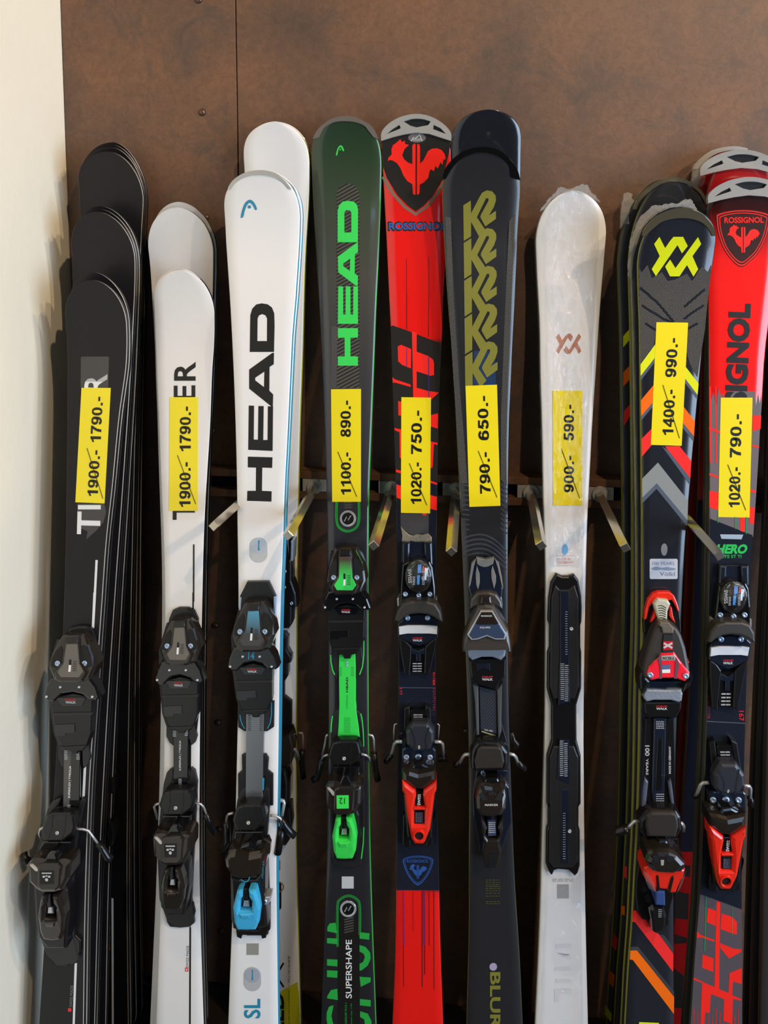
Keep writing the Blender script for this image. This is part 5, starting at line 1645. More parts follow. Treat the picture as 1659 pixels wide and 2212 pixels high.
def heel_t(ski, w, lever_m, cup_m, sticker=None, cup=True, accent=None, brakes=()):
    """heel piece with brake pad and step-in lever, traced on the green ski"""
    B = lambda n, pts, m, h0, h1, bv=0.0015, par=None, cr=None: ski.block(n, c8(pts), m, h0, h1, bv, par, w, cr)
    pad = B('heel_piece', [(1075, 700), (1098, 648), (1165, 632), (1290, 632), (1324, 646), (1346, 740), (1332, 792), (1262, 852), (1110, 854), (1060, 772)], BLACK, 0.012, 0.030, 0.004)
    B('heel_base', [(1098, 425), (1120, 385), (1152, 366), (1155, 520), (1292, 520), (1300, 362), (1335, 400), (1362, 540), (1372, 900), (1372, 1300), (1368, 1560), (1340, 1700), (1290, 1712), (1160, 1715), (1112, 1690), (1085, 1560), (1078, 1200), (1080, 900), (1085, 560)], DARK, 0, 0.007, 0.0015, pad)
    for x in (1146, 1256):
        ski.decal('pad_seam', [c8(stroke([(x, 640), (x + 6, 740), (x - 4, 850)], 4))], DEEP, 0.0304, pad, w)
    q = c8([(1197, 785)])[0]
    ski.screw(q[0], q[1], 0.0304, 0.0034, pad, w, SILVER, 'pad_rivet')
    B('heel_neck', [(1098, 850), (1328, 850), (1338, 1020), (1090, 1020)], GLOSS, 0.004, 0.022, 0.002, pad)
    B('heel_housing', [(1085, 1180), (1300, 1180), (1332, 1270), (1338, 1480), (1318, 1640), (1280, 1672), (1130, 1672), (1094, 1630), (1078, 1450), (1080, 1270)], BLACK, 0.004, 0.030, 0.004, pad)
    if cup:
        B('cup_tongue', [(1150, 1012), (1178, 945), (1195, 925), (1232, 930), (1250, 965), (1275, 1012), (1240, 1040), (1170, 1040)], GLOSS, 0.01, 0.046, 0.003, pad)
        B('heel_cup', [(1032, 1040), (1058, 998), (1110, 990), (1168, 1008), (1210, 1030), (1258, 1004), (1300, 998), (1344, 1015), (1352, 1048), (1346, 1180), (1294, 1266), (1230, 1282), (1140, 1282), (1098, 1264), (1040, 1205)], cup_m, 0.014, lerp(1690, 0.050, 1765, 0.058), 0.007, pad)
        B('cup_face', [(1110, 1050), (1150, 1030), (1265, 1030), (1290, 1055), (1280, 1230), (1245, 1262), (1130, 1262), (1105, 1230)], cup_m, 0.03, lerp(1690, 0.053, 1765, 0.061), 0.003, pad)
        B('cup_glint', [(1052, 1038), (1072, 1036), (1128, 1086), (1120, 1104), (1100, 1102)], SILVER, 0.03, lerp(1690, 0.0515, 1765, 0.0595), 0.0006, pad)  # silver strip shaped as the highlight along the cup's facet
        if sticker:
            st = B('value_sticker', [(1132, 1100), (1236, 1098), (1238, 1212), (1134, 1214)], sticker[0], 0.04, lerp(1690, 0.0534, 1765, 0.0614), 0.0004, pad)
            if sticker[1]:
                o, e, u = c8([(1205, 1120), (1158, 1120), (1205, 1172)])
                ski.text('number', sticker[1], o, (e[0] - o[0], e[1] - o[1]), (u[0] - o[0], u[1] - o[1]), BLKINK, lerp(1690, 0.0538, 1765, 0.0618), pad, 0.0, w)
            else:
                ski.decal('paw_mark', [c8(stroke([(1148, 1120), (1222, 1120)], 12)), c8(circle(1165, 1155, 11, 10)), c8(circle(1205, 1155, 11, 10)), c8(circle(1185, 1180, 12, 10)), c8(circle(1185, 1148, 8, 10))], GREYLT, lerp(1690, 0.0538, 1765, 0.0618), pad, w)
    lever = B('heel_lever', [(1122, 1312), (1140, 1300), (1166, 1300), (1166, 1362), (1150, 1392), (1146, 1482), (1236, 1482), (1240, 1400), (1216, 1362), (1212, 1300), (1242, 1300), (1262, 1305), (1290, 1400), (1304, 1470), (1296, 1580), (1268, 1648), (1200, 1652), (1130, 1648), (1106, 1590), (1092, 1460)], lever_m, 0.026, lerp(1770, 0.054, 1858, 0.040), 0.0045, pad)
    B('lever_step', [(1142, 1500), (1240, 1498), (1226, 1548), (1158, 1550)], lever_m, 0.03, lerp(1770, 0.0565, 1858, 0.043), 0.003, pad)
    B('lever_bolt', [(1178, 1380), (1218, 1380), (1222, 1440), (1172, 1440)], STEEL, 0.02, 0.040, 0.002, pad)
    ski.decal('lever_gap', [c8([(1150, 1400), (1236, 1400), (1234, 1480), (1148, 1480)])], DEEP, 0.0306, pad, w)
    B('lever_stem', [(1170, 1280), (1210, 1280), (1212, 1390), (1168, 1390)], BLACK, 0.02, 0.046, 0.002, pad)
    if accent:
        for pts in ([(1340, 400), (1352, 450), (1362, 560), (1366, 680)], [(1100, 420), (1090, 480), (1086, 560)], [(1366, 1370), (1362, 1500), (1345, 1640)]):
            ski.decal('accent_line', [c8(stroke(pts, 9))], accent, 0.0078, pad, w)
    for pts, r, m, nm in brakes:
        ski.tube(nm, pts, r, m, pad)
    return pad


def wire(pts, c, h, r=0.0021):
    q = c([p[:2] for p in pts])
    hh = [p[2] if len(p) > 2 else h for p in pts]
    return ([(a[0], a[1], b) for a, b in zip(q, hh)], r, STEEL, 'brake_wire')


def foot(pts, c, h, r=0.0062):
    q = c([p[:2] for p in pts])
    hh = [p[2] if len(p) > 2 else h for p in pts]
    return ([(a[0], a[1], b) for a, b in zip(q, hh)], r, BLACK, 'brake_arm')


def ident(x, y):
    return (x, y)


# ---- green ski
S = SK['J']
GS = grad_strip('bronze_to_green_strip', (76, 66, 58), (58, 214, 92), S, 745, 1200, 1276)
toe_t(S, ident, GS, GREENINK)
tr = S.block('base_track', c7([(1155, 1470), (1292, 1470), (1296, 1580), (1294, 1880), (1302, 1960), (1320, 2080), (1336, 2226), (1138, 2226), (1150, 2080), (1156, 1900), (1152, 1600)]), GREEN, 0, 0.0085, 0.001)
up_text(S, 'lettering', 'HEAD', c8, 1232, 220, 130, 17, BLKINK, 0, 0.02, 0.0089, tr)
up_text(S, 'lettering', 'SUPERFLEX', c8, 1230, 358, 118, 14, FORESTINK, 0, 0, 0.0089, tr)
for x in (1168, 1272):
    mini_lines(S, 'scale_marks', c8, x - 14, x + 12, [4 + 12 * i for i in range(7)], 5, FORESTINK, 0.0089, tr)
mini_lines(S, 'scale_marks', c8, 1198, 1252, [436 + 12 * i for i in range(11)], 5, FORESTINK, 0.0089, tr)
for x, y in ((1222, 1545), (1222, 1570)):
    q = c7([(x, y)])[0]
    S.screw(q[0], q[1], 0.0088, 0.0022, tr)
heel_t(S, ident, GREEN, BRONZE, (GREEN, '12'), accent=GREENINK, brakes=[
    wire([(1058, 582, -.004), (1046, 590, -.006), (1030, 680, -.01), (1012, 755, -.012)], c8, 0), wire([(1068, 752, .014), (1030, 760, .010), (1012, 775, .0), (1005, 800, -.008)], c8, 0),
    foot([(1010, 790, -.006), (990, 880, -.01), (968, 950, -.012), (930, 966, -.014)], c8, 0),
    wire([(1400, 580, -.004), (1440, 588, -.006), (1452, 620, -.008), (1456, 745, -.012)], c8, 0), wire([(1345, 745, .014), (1390, 758, .010), (1412, 775, .004), (1418, 810, -.004)], c8, 0),
    foot([(1452, 735, -.010), (1458, 800, -.010), (1465, 880, -.010), (1488, 968, -.012)], c8, 0)])

# ---- front black ski
S = SK['C1']
wt = rows(746, (1182, 1372, 157, 1.05), (1255, 1440, 153, 1.18), (1312, 1505, 151, 1.16), (1400, 1612, 156, 1.0), (1466, 1660, 157, 0.95))
S.block('toe_arc_plate', c3([(470, 420), (490, 310), (520, 268), (580, 250), (650, 252), (690, 280), (712, 350), (705, 480), (690, 640), (640, 640), (480, 640)]), BLACK, 0, 0.008, 0.003)
toe_t(S, wt, STRIP_SMOKE)
S.block('base_track', c3([(485, 1170), (600, 1170), (592, 1600), (575, 1690), (470, 1690), (478, 1500)]), GLOSS, 0, 0.0085, 0.001)
S.decal('track_band', [c3([(478, 1180), (532, 1180), (518, 1600), (472, 1600)])], mat('grey_band_print', (84, 80, 76), 0.4), 0.0088)
up_text(S, 'lettering', 'SUPERFLEX | TYROLIA', c3, 528, 1535, 240, 20, WHITE, 8, 0.02, 0.0091)
for x, y in ((492, 1180), (582, 1180), (515, 1585)):
    mini_lines(S, 'scale_marks', c3, x - 12, x + 12, [y + 12 * i for i in range(6)], 6, GREYLT, 0.0091)
wh = rows(745, (1533, 1725, 148, 1.2), (1600, 1758, 129, 1.02), (1639, 1800, 125, 1.02), (1690, 1858, 108, 1.15), (1735, 1896, 106, 1.15), (1770, 1938, 109, 1.1), (1857, 2031, 112, 1.06), (1874, 2085, 137, 1.15))
heel_t(S, wh, BRONZE, BRONZE, (DEEP, None), brakes=[
    wire([(560, 200, .014), (620, 205, .012), (660, 215, .008), (690, 255, .004), (735, 318, .002)], c4, 0),
    foot([(730, 310, .002), (770, 360, 0), (800, 410, -.002), (832, 432, -.004)], c4, 0),
    wire([(330, 190, .014), (300, 205, .012), (290, 235, .006), (315, 300, 0)], c4, 0),
    foot([(215, 445, -.004), (185, 420, -.006), (178, 380, -.008)], c4, 0)])
S.block('heel_plate', c4([(355, 1040), (560, 1000), (600, 1040), (600, 1120), (565, 1195), (500, 1232), (420, 1225), (375, 1160)]), BLACK, 0, 0.006, 0.002)
S.block('plate_slot', c4([(440, 1010), (530, 1000), (530, 1110), (510, 1160), (445, 1165), (425, 1100)]), DEEP, 0, 0.0066, 0.001)

# ---- pinstriped white ski
S = SK['D1']
wt = rows(746, (1182, 1338, 389, 0.92), (1255, 1402, 386, 1.02), (1312, 1469, 384, 1.02), (1400, 1570, 388, 0.96), (1466, 1610, 390, 0.93))
S.block('toe_arc_plate', c3([(1250, 330), (1258, 200), (1285, 135), (1330, 115), (1400, 115), (1445, 135), (1475, 200), (1480, 420), (1440, 480), (1270, 480)]), BLACK, 0, 0.008, 0.003)
toe_t(S, wt, STRIP_SMOKE)
S.block('toe_skirt', c3([(1235, 900), (1480, 900), (1462, 1060), (1430, 1105), (1290, 1105), (1255, 1060)]), BLACK, 0, 0.006, 0.003)
S.block('heel_skirt', c3([(1240, 1400), (1265, 1340), (1300, 1318), (1410, 1318), (1450, 1345), (1470, 1410), (1470, 1560), (1240, 1560)]), BLACK, 0, 0.006, 0.003)
S.block('base_track', c3([(1292, 1010), (1406, 1010), (1400, 1500), (1372, 1520), (1310, 1520), (1295, 1400)]), GLOSS, 0, 0.0085, 0.001)
up_text(S, 'lettering', 'SUPERFLEX | TYROLIA', c3, 1355, 1330, 225, 18, WHITE, 0, 0.01, 0.0091)
for x, y in ((1303, 1020), (1392, 1015), (1345, 1390)):
    mini_lines(S, 'scale_marks', c3, x - 12, x + 12, [y + 12 * i for i in range(5)], 6, GREYLT, 0.0091)
wh = rows(745, (1533, 1660, 388, 1.0), (1600, 1707, 383, 1.05), (1639, 1746, 381, 1.05), (1690, 1798, 374, 1.07), (1735, 1838, 373, 1.07), (1770, 1880, 374, 1.0), (1857, 1965, 373, 0.96), (1874, 2003, 389, 1.0))
heel_t(S, wh, BRONZE, BRONZE, (DEEP, None), brakes=[
    wire([(1195, 1575, .014), (1165, 1580, .010), (1150, 1600, .004), (1175, 1690, -.004)], c3, 0),
    wire([(1460, 1570, .014), (1500, 1580, .012), (1520, 1600, .008), (1550, 1680, .002)], c3, 0),
    foot([(1535, 85, .002), (1560, 150, 0), (1580, 205, -.002), (1600, 230, -.004)], c4, 0)])
S.block('heel_plate', c4([(1225, 800), (1440, 760), (1455, 830), (1440, 900), (1420, 940), (1340, 948), (1265, 940), (1240, 900)]), BLACK, 0, 0.006, 0.003)

# ---- white block-letter ski
S = SK['H1']
wt = rows(746, (1182, 1300, 549, 1.0), (1255, 1372, 545, 1.08), (1312, 1440, 543, 1.05), (1400, 1534, 548, 0.97), (1466, 1580, 550, 0.9))
S.block('toe_arc_plate', c7([(305, 985), (368, 858), (552, 856), (612, 980), (605, 1200), (310, 1200)]), BLACK, 0, 0.009, 0.002)
for pts in ([(306, 985), (322, 992), (318, 1110), (300, 1100)], [(596, 985), (618, 985), (612, 1170), (592, 1165)]):
    S.block('steel_side_rail', c7(pts), ZINC, 0, 0.011, 0.001)
TS = grad_strip('teal_to_smoke_strip', (74, 140, 168), (58, 56, 56), S, 545, 1315, 1400)
toe_t(S, wt, TS, CYANINK, number='14')
S.block('toe_skirt', c8([(288, 300), (600, 300), (596, 520), (540, 556), (345, 556), (290, 520)]), BLACK, 0, 0.006, 0.002)
S.block('heel_skirt', c8([(322, 760), (340, 752), (530, 752), (552, 790), (545, 890), (590, 925), (590, 1190), (290, 1190), (290, 920), (325, 890)]), BLACK, 0, 0.006, 0.002)
S.block('base_track', c8([(362, 365), (515, 365), (508, 700), (502, 1180), (358, 1180), (360, 700)]), mat('satin_steel_track', (150, 152, 156), 0.26, 0.85), 0, 0.009, 0.001)
S.decal('teal_tab', [c8([(500, 950), (518, 950), (514, 1055), (498, 1050)])], CYANINK, 0.0095)
for x in (390, 490):
    mini_lines(S, 'scale_marks', c8, x - 14, x + 14, [380 + 16 * i for i in range(11)], 7, mat('dark_scale_print', (70, 74, 80), 0.4), 0.0094)
wh = rows(745, (1533, 1700, 550, 1.0), (1600, 1738, 540, 1.0), (1639, 1778, 538, 1.0), (1690, 1836, 530, 1.05), (1770, 1926, 534, 1.12), (1857, 2011, 533, 1.12), (1874, 2022, 546, 1.02))
hp = heel_t(S, wh, CYAN, BRONZE, cup=False, brakes=[
    wire([(250, 1250, .014), (212, 1258, .010), (198, 1280, .004), (192, 1340, -.002)], c8, 0), foot([(195, 1330, 0), (200, 1420, -.004), (205, 1480, -.006), (160, 1560, -.008)], c8, 0),
    wire([(565, 1270, .014), (620, 1275, .012), (650, 1290, .010), (690, 1350, .006)], c8, 0), foot([(660, 1300, .006), (690, 1350, .004), (730, 1400, .002), (775, 1445, 0)], c8, 0),
    wire([(655, 1140, -.01), (682, 1145, -.01), (688, 1165, -.01), (665, 1290, -.008)], c8, 0, 0.003), foot([(668, 1380, -.004), (650, 1470, -.004), (630, 1590, -.004)], c8, 0, 0.0075)])
CUPB = mat('smoked_chrome_plastic', (58, 50, 42), 0.1, 0.6, coat=0.6)
cp = S.block('heel_cup', c9([(170, 262), (200, 205), (268, 192), (300, 205), (380, 222), (470, 205), (505, 185), (528, 240), (520, 330), (490, 400), (400, 432), (300, 432), (225, 405), (180, 335)]), CUPB, 0.014, 0.058, 0.008, hp)
S.block('cup_arch', c9([(268, 188), (320, 140), (385, 118), (440, 145), (485, 185), (440, 212), (380, 220), (310, 212)]), GLOSS, 0.01, 0.046, 0.004, hp)
S.block('cup_skirt', c9([(228, 410), (300, 425), (440, 425), (520, 340), (520, 600), (540, 840), (270, 870), (240, 640)]), BLACK, 0.006, 0.034, 0.004, hp)
S.decal('cup_mark', [c9(stroke(smooth_path([(318, 425), (345, 445), (375, 440), (393, 405)], 4), 9))], CYANINK, 0.0585, hp)
up_text(S, 'lettering', 'FREEFLEX', c9, 508, 415, 150, 14, CYANINK, 10, 0, 0.0585, hp)
q = c9([(520, 620)])[0]
S.block('spring_clip', c9([(498, 580), (570, 570), (565, 625), (530, 650), (500, 640)]), STEEL, 0.01, 0.030, 0.002, hp)
S.screw(q[0], q[1], 0.031, 0.0045, hp)
S.block('heel_plate', c9([(262, 780), (565, 640), (565, 860), (540, 880), (530, 930), (495, 938), (488, 910), (330, 905), (318, 938), (280, 920)]), BLACK, 0, 0.008, 0.002)

# ---- the binding of the yellow-edged ski behind it
S = SK['I1']
tb = S.block('toe_piece', c7([(600, 520), (690, 480), (728, 500), (752, 690), (752, 850), (790, 960), (798, 1075), (755, 1080), (752, 1220), (722, 1260), (600, 1260)]), BLACK, 0, 0.03, 0.004)
S.block('steel_side_rail', c7([(742, 515), (764, 515), (758, 682), (738, 680)]), ZINC, 0, 0.034, 0.001, tb)
for x, y in ((692, 770), (688, 905), (748, 1042)):
    q = c7([(x, y)])[0]
    S.screw(q[0], q[1], 0.0315, 0.0034, tb)
S.block('toe_clamp', c7([(600, 1300), (690, 1310), (715, 1340), (712, 1440), (745, 1500), (745, 1545), (720, 1560), (718, 1659), (600, 1659)]), BLACK, 0, 0.02, 0.003, tb)
S.block('base_track', c8([(600, 0), (722, 0), (720, 80), (690, 130), (690, 250), (752, 300), (750, 580), (600, 580)]), BLACK, 0, 0.008, 0.002)
hb = S.block('heel_piece', c8([(600, 640), (690, 600), (738, 570), (765, 690), (748, 830), (705, 880), (600, 880)]), BRONZE, 0, 0.034, 0.004)
S.block('heel_cup', c8([(600, 880), (700, 880), (720, 1000), (718, 1180), (600, 1180)]), GLOSS, 0, 0.045, 0.005, hb)
S.block('heel_housing', c8([(600, 1180), (740, 1200), (750, 1350), (735, 1480), (700, 1535), (600, 1540)]), BLACK, 0, 0.026, 0.004, hb)
for pts, r, m, nm in (wire([(735, 695, .014), (780, 705, .012), (800, 740, .006), (815, 790, 0)], c8, 0, 0.003), wire([(810, 565, -.01), (842, 568, -.01), (848, 600, -.01), (845, 730, -.01)], c8, 0), foot([(840, 715, -.008), (835, 790, -.008), (838, 860, -.008), (850, 950, -.008)], c8, 0)):
    S.tube(nm, pts, r, m, hb)


# ------------------------------------------------------------------ rooster-ski binding (clear dome toe, red lever heel)
DOME = film_mat()


def toe_r(ski, w, digits=True):
    B = lambda n, pts, m, h0, h1, bv=0.0015, par=None, cr=None: ski.block(n, c12(pts), m, h0, h1, bv, par, w, cr)
    toe = B('toe_piece', [(300, 870), (360, 840), (560, 840), (590, 900), (612, 1080), (620, 1240), (540, 1222), (370, 1222), (275, 1240), (285, 1080)], GLOSS, 0, 0.020, 0.003)
    B('toe_base', [(300, 660), (580, 660), (588, 850), (290, 850)], NAVYPL, 0, 0.006, 0.001, toe)
    for pts in ([(302, 660), (372, 668), (368, 860), (300, 880)], [(505, 668), (580, 664), (590, 880), (515, 860)]):
        B('base_rail', pts, NAVYPL, 0, 0.012, 0.003, toe)
    B('dome_ring', circle(452, 985, 128, 28, 158), BRONZE, 0.01, 0.030, 0.003, toe)
    B('dome_core', circle(452, 985, 104, 24, 132), GLOSS, 0.01, 0.036, 0.004, toe)
    lf = 0.0364
    for nm, pts, m in (('blue_window', [(448, 870), (482, 870), (480, 950), (446, 952)], mat('bright_blue_plastic', (70, 140, 214), 0.3)), ('blue_window', [(440, 975), (466, 972), (464, 1060), (440, 1060)], MATS['bright_blue_plastic']),
                       ('red_window', [(495, 885), (506, 885), (504, 945), (493, 945)], REDINK), ('white_window', [(512, 905), (546, 905), (542, 940), (532, 945), (528, 1018), (512, 1018)], WHITE)):
        ski.decal(nm, [c12(pts)], m, lf, toe, w)
    if digits:
        o, e, u = c12([(352, 915), (358, 1045), (386, 915)])
        ski.text('lettering', 'SWISS', o, (e[0] - o[0], e[1] - o[1]), (u[0] - o[0], u[1] - o[1]), GREYLT, lf, toe, 0.01, w)
    mini_lines(ski, 'scale_marks', c12, 400, 422, [985 + 14 * i for i in range(6)], 7, GREYLT, lf, toe, w)
    mini_lines(ski, 'scale_marks', c12, 488, 512, [985 + 14 * i for i in range(6)], 7, GREYLT, lf, toe, w)
    B('clear_dome', circle(452, 985, 118, 28, 148), DOME, 0.030, 0.037, 0.003, toe, 0.010)
    for x, y in ((330, 1152), (560, 1152), (456, 1166)):
        q = c12([(x, y)])[0]
        ski.screw(q[0], q[1], 0.021, 0.0046, toe, w)
    for pts in ([(252, 1195), (272, 1182), (276, 1272), (258, 1278)], [(610, 1190), (628, 1190), (632, 1275), (614, 1272)]):
        B('side_clip', pts, CHROME, 0, 0.014, 0.001, toe)
    B('toe_wings', [(226, 1405), (250, 1312), (300, 1242), (380, 1216), (540, 1216), (618, 1242), (668, 1322), (684, 1418), (640, 1402), (600, 1372), (540, 1347), (455, 1337), (370, 1347), (310, 1377), (262, 1418)], mat('matte_graphite_plastic', (52, 49, 46), 0.45), 0.018, 0.042, 0.004, toe)
    B('boot_plate', [(262, 1425), (310, 1384), (370, 1352), (455, 1342), (540, 1352), (600, 1378), (640, 1412), (648, 1470), (638, 1560), (540, 1610), (455, 1640), (370, 1610), (262, 1560), (254, 1470)], NAVYPL, 0, 0.016, 0.002, toe)
    for x in (352, 540):
        q = c12([(x, 1376)])[0]
        ski.screw(q[0], q[1], 0.017, 0.0048, toe, w)
    B('white_slider', [(268, 1460), (350, 1447), (560, 1447), (633, 1458), (628, 1532), (560, 1524), (350, 1524), (272, 1536)], mat('glossy_white_slider', (214, 220, 228), 0.14, 0, 0.6), 0.01, 0.0195, 0.001, toe)
    gripwalk(ski, c12, 398, 1572, 95, 18, 0.0166, w, toe)
    B('plate_leg', [(270, 1556), (345, 1600), (390, 1650), (384, 1760), (372, 1920), (320, 1900), (285, 1700)], BLACK, 0, 0.014, 0.002, toe)
    B('plate_leg', [(632, 1556), (565, 1600), (515, 1650), (512, 1760), (508, 1900), (558, 1920), (608, 1700)], BLACK, 0, 0.014, 0.002, toe)
    B('length_scale', [(380, 1660), (518, 1660), (512, 1880), (495, 1898), (395, 1895), (382, 1880)], GLOSS, 0, 0.009, 0.001, toe)
    B('scale_slider', [(385, 1665), (448, 1690), (512, 1660), (512, 1715), (472, 1722), (472, 1785), (430, 1785), (430, 1722), (388, 1715)], NAVYPL, 0.004, 0.012, 0.001, toe)
    for x in (420, 466):
        mini_lines(ski, 'scale_marks', c12, x - 20, x + 20, [1800 + 24 * i for i in range(4)], 10, GREYLT, 0.0094, toe, w)
    return toe


def heel_r(ski, w, brakes):
    B = lambda n, pts, m, h0, h1, bv=0.0015, par=None, cr=None: ski.block(n, c13(pts), m, h0, h1, bv, par, w, cr)
    pad = B('heel_piece', [(372, 652), (400, 620), (540, 622), (568, 655), (604, 705), (606, 800), (562, 880), (500, 896), (400, 894), (340, 832), (330, 705)], mat('blue_grey_pad', (40, 42, 50), 0.4), 0.015, 0.035, 0.006)
    for pts in ([(318, 482), (372, 460), (376, 640), (318, 700)], [(515, 458), (570, 480), (577, 670), (525, 640)]):
        B('heel_rail', pts, BLACK, 0, 0.014, 0.002, pad)
    B('length_scale', [(378, 510), (390, 495), (515, 495), (528, 510), (528, 640), (378, 640)], GLOSS, 0, 0.012, 0.001, pad)
    for x in (428, 472):
        mini_lines(ski, 'scale_marks', c13, x - 20, x + 20, [538 + 20 * i for i in range(4)], 9, GREYLT, 0.0124, pad, w)
    for pts in ([(372, 665), (408, 740), (420, 800), (412, 880)], [(556, 660), (526, 740), (520, 800), (530, 880)]):
        ski.decal('pad_seam', [c13(stroke(smooth_path(pts, 4), 14))], DEEP, 0.0353, pad, w)
    ski.decal('pad_hole', [c13(circle(460, 848, 10, 12, 20))], SILVER, 0.0354, pad, w)
    B('heel_body', [(296, 870), (330, 850), (595, 850), (622, 880), (618, 1045), (298, 1045)], NAVYPL, 0, 0.020, 0.003, pad)
    for x, r in ((340, .0052), (452, .0062), (562, .0052)):
        q = c13([(x, 946)])[0]
        ski.screw(q[0], q[1], 0.021, r, pad, w)
    B('cup_arch', [(372, 1055), (410, 1012), (490, 1002), (575, 1042), (545, 1082), (452, 1098), (395, 1082)], GLOSS, 0.01, 0.044, 0.004, pad)
    B('heel_cup', [(294, 1062), (370, 1072), (450, 1096), (530, 1080), (615, 1060), (620, 1172), (562, 1222), (500, 1262), (420, 1258), (358, 1216), (296, 1178)], CUPB, 0.014, 0.056, 0.008, pad)
    B('heel_housing', [(305, 1180), (612, 1180), (600, 1400), (585, 1700), (520, 1790), (400, 1790), (345, 1700), (315, 1400)], BLACK, 0.0, 0.032, 0.004, pad)
    for pts in ([(308, 1480), (345, 1490), (382, 1765), (372, 1808), (302, 1772)], [(612, 1480), (578, 1560), (520, 1785), (588, 1772), (592, 1640)]):
        B('heel_base', pts, BLACK, 0, 0.010, 0.002, pad)
    B('heel_lever', [(298, 1172), (340, 1200), (425, 1270), (430, 1310), (412, 1420), (412, 1582), (507, 1582), (512, 1420), (495, 1310), (500, 1264), (580, 1205), (622, 1172), (624, 1262), (606, 1305), (590, 1440), (562, 1640), (516, 1752), (498, 1772), (416, 1770), (386, 1722), (345, 1520), (318, 1305), (300, 1272)], RED, 0.028, lerp(1690, 0.058, 1826, 0.044), 0.005, pad)
    B('lever_bar', [(408, 1420), (514, 1420), (514, 1441), (408, 1441)], RED, 0.02, 0.052, 0.001, pad)
    B('slot_label', [(420, 1262), (502, 1262), (508, 1420), (412, 1420)], GLOSS, 0.02, 0.046, 0.001, pad)
    B('slot_label', [(412, 1444), (508, 1444), (506, 1576), (414, 1576)], GLOSS, 0.02, 0.044, 0.001, pad)
    o, e, u = c13([(472, 1395), (476, 1290), (444, 1395)])
    ski.text('lettering', 'SWISS', o, (e[0] - o[0], e[1] - o[1]), (u[0] - o[0], u[1] - o[1]), WHITE, 0.0464, pad, 0.02, w)
    mini_lines(ski, 'scale_marks', c13, 425, 495, [1465 + 14 * i for i in range(7)], 6, mat('violet_grey_print', (120, 118, 140), 0.4), 0.0444, pad, w)
    q = c13(circle(459, 1692, 50, 24))
    ski.frame('lever_eye', q, c13(circle(459, 1692, 42, 24)), RED, 0.03, 0.0505, pad, w, 0.001)
    ski.decal('eye_hole', [c13(circle(459, 1692, 46, 24))], DEEP, lerp(1690, 0.0586, 1826, 0.0446), pad, w)
    for pts, r, m, nm in brakes:
        ski.tube(nm, pts, r, m, pad)
    return pad


S = SK['R']
toe_r(S, ident)
heel_r(S, ident, [
    wire([(300, 795, .014), (250, 793, .010), (225, 815, .004), (210, 880, -.004), (185, 935, -.010)], c13, 0, 0.003), foot([(195, 925, -.008), (165, 960, -.010), (145, 985, -.012)], c13, 0, 0.005),
    wire([(252, 625, -.006), (228, 635, -.006), (222, 700, -.008), (222, 780, -.010)], c13, 0, 0.0016),
    wire([(605, 795, .014), (660, 797, .010), (682, 815, .006), (690, 930, -.004)], c13, 0, 0.003), foot([(640, 955, -.006), (690, 955, -.008), (720, 945, -.010)], c13, 0, 0.006),
    wire([(628, 625, -.006), (648, 638, -.006), (645, 700, -.008), (638, 780, -.010)], c13, 0, 0.0016)])
S = SK['Q']
wt = rows(904, (1172, 1222, 1589, 0.98), (1247, 1291, 1587, 1.0), (1341, 1387, 1581, 1.0), (1361, 1406, 1577, 1.0), (1400, 1452, 1573, 1.0), (1454, 1528, 1570.5, 1.04))
toe_r(S, wt)
wh = rows(906, (1535, 1612, 1568, 1.05), (1592, 1690, 1577, 1.10), (1636, 1728, 1571, 1.08), (1663, 1762, 1576, 1.08), (1730, 1830, 1573, 1.06), (1825, 1923, 1570, 1.04))
heel_r(S, wh, [
    wire([(1070, 603, .014), (1010, 605, .012), (985, 625, .010), (960, 690, .004), (930, 740, 0)], c23, 0, 0.003), foot([(945, 725, 0), (915, 745, -.002)], c23, 0, 0.005),
    wire([(1420, 635, .014), (1470, 638, .010), (1485, 660, .004), (1480, 760, -.004)], c23, 0, 0.003), foot([(1475, 750, -.004), (1490, 790, -.006), (1485, 840, -.008)], c23, 0, 0.005)])

# ------------------------------------------------------------------ olive-letter ski binding
S = SK['K']


def BK(n, pts, m, h0, h1, bv=0.0015, par=None, c=c12, cr=None):
    return S.block(n, c(pts), m, h0, h1, bv, par, None, cr)


GREYFAC = mat('light_grey_facet', (122, 120, 116), 0.35)
toe = BK('toe_piece', [(1010, 1268), (1080, 1242), (1165, 1256), (1250, 1400), (1306, 1500), (1322, 1600), (1332, 1705), (1292, 1712), (1270, 1640), (930, 1640), (905, 1712), (868, 1702), (880, 1580), (930, 1430)], mat('dark_taupe_plastic', (62, 57, 53), 0.3, coat=0.2), 0.010, lerp(1305, 0.036, 1400, 0.048), 0.006)
BK('toe_shell', [(1000, 806), (1080, 822), (1170, 804), (1212, 862), (1240, 990), (1254, 1100), (1244, 1180), (1256, 1270), (925, 1270), (945, 1180), (922, 1095), (932, 1000), (955, 862)], NAVYPL, 0, 0.018, 0.003, toe)
BK('shell_lip', [(1000, 806), (1080, 822), (1170, 804), (1158, 866), (1110, 892), (1075, 898), (1035, 888), (1008, 868)], GREYFAC, 0.01, 0.0195, 0.001, toe)
for pts in ([(1004, 880), (1030, 960), (1032, 1040), (1016, 1112), (998, 1060), (992, 960)], [(1152, 880), (1185, 980), (1184, 1040), (1166, 1105), (1142, 1000), (1140, 930)], [(955, 862), (998, 812), (975, 900), (945, 1060), (925, 1095), (934, 1000)], [(1212, 862), (1172, 812), (1200, 900), (1240, 1080), (1254, 1100), (1240, 990)]):
    BK('shell_facet', pts, GREYFAC, 0.01, 0.0193, 0.0006, toe)
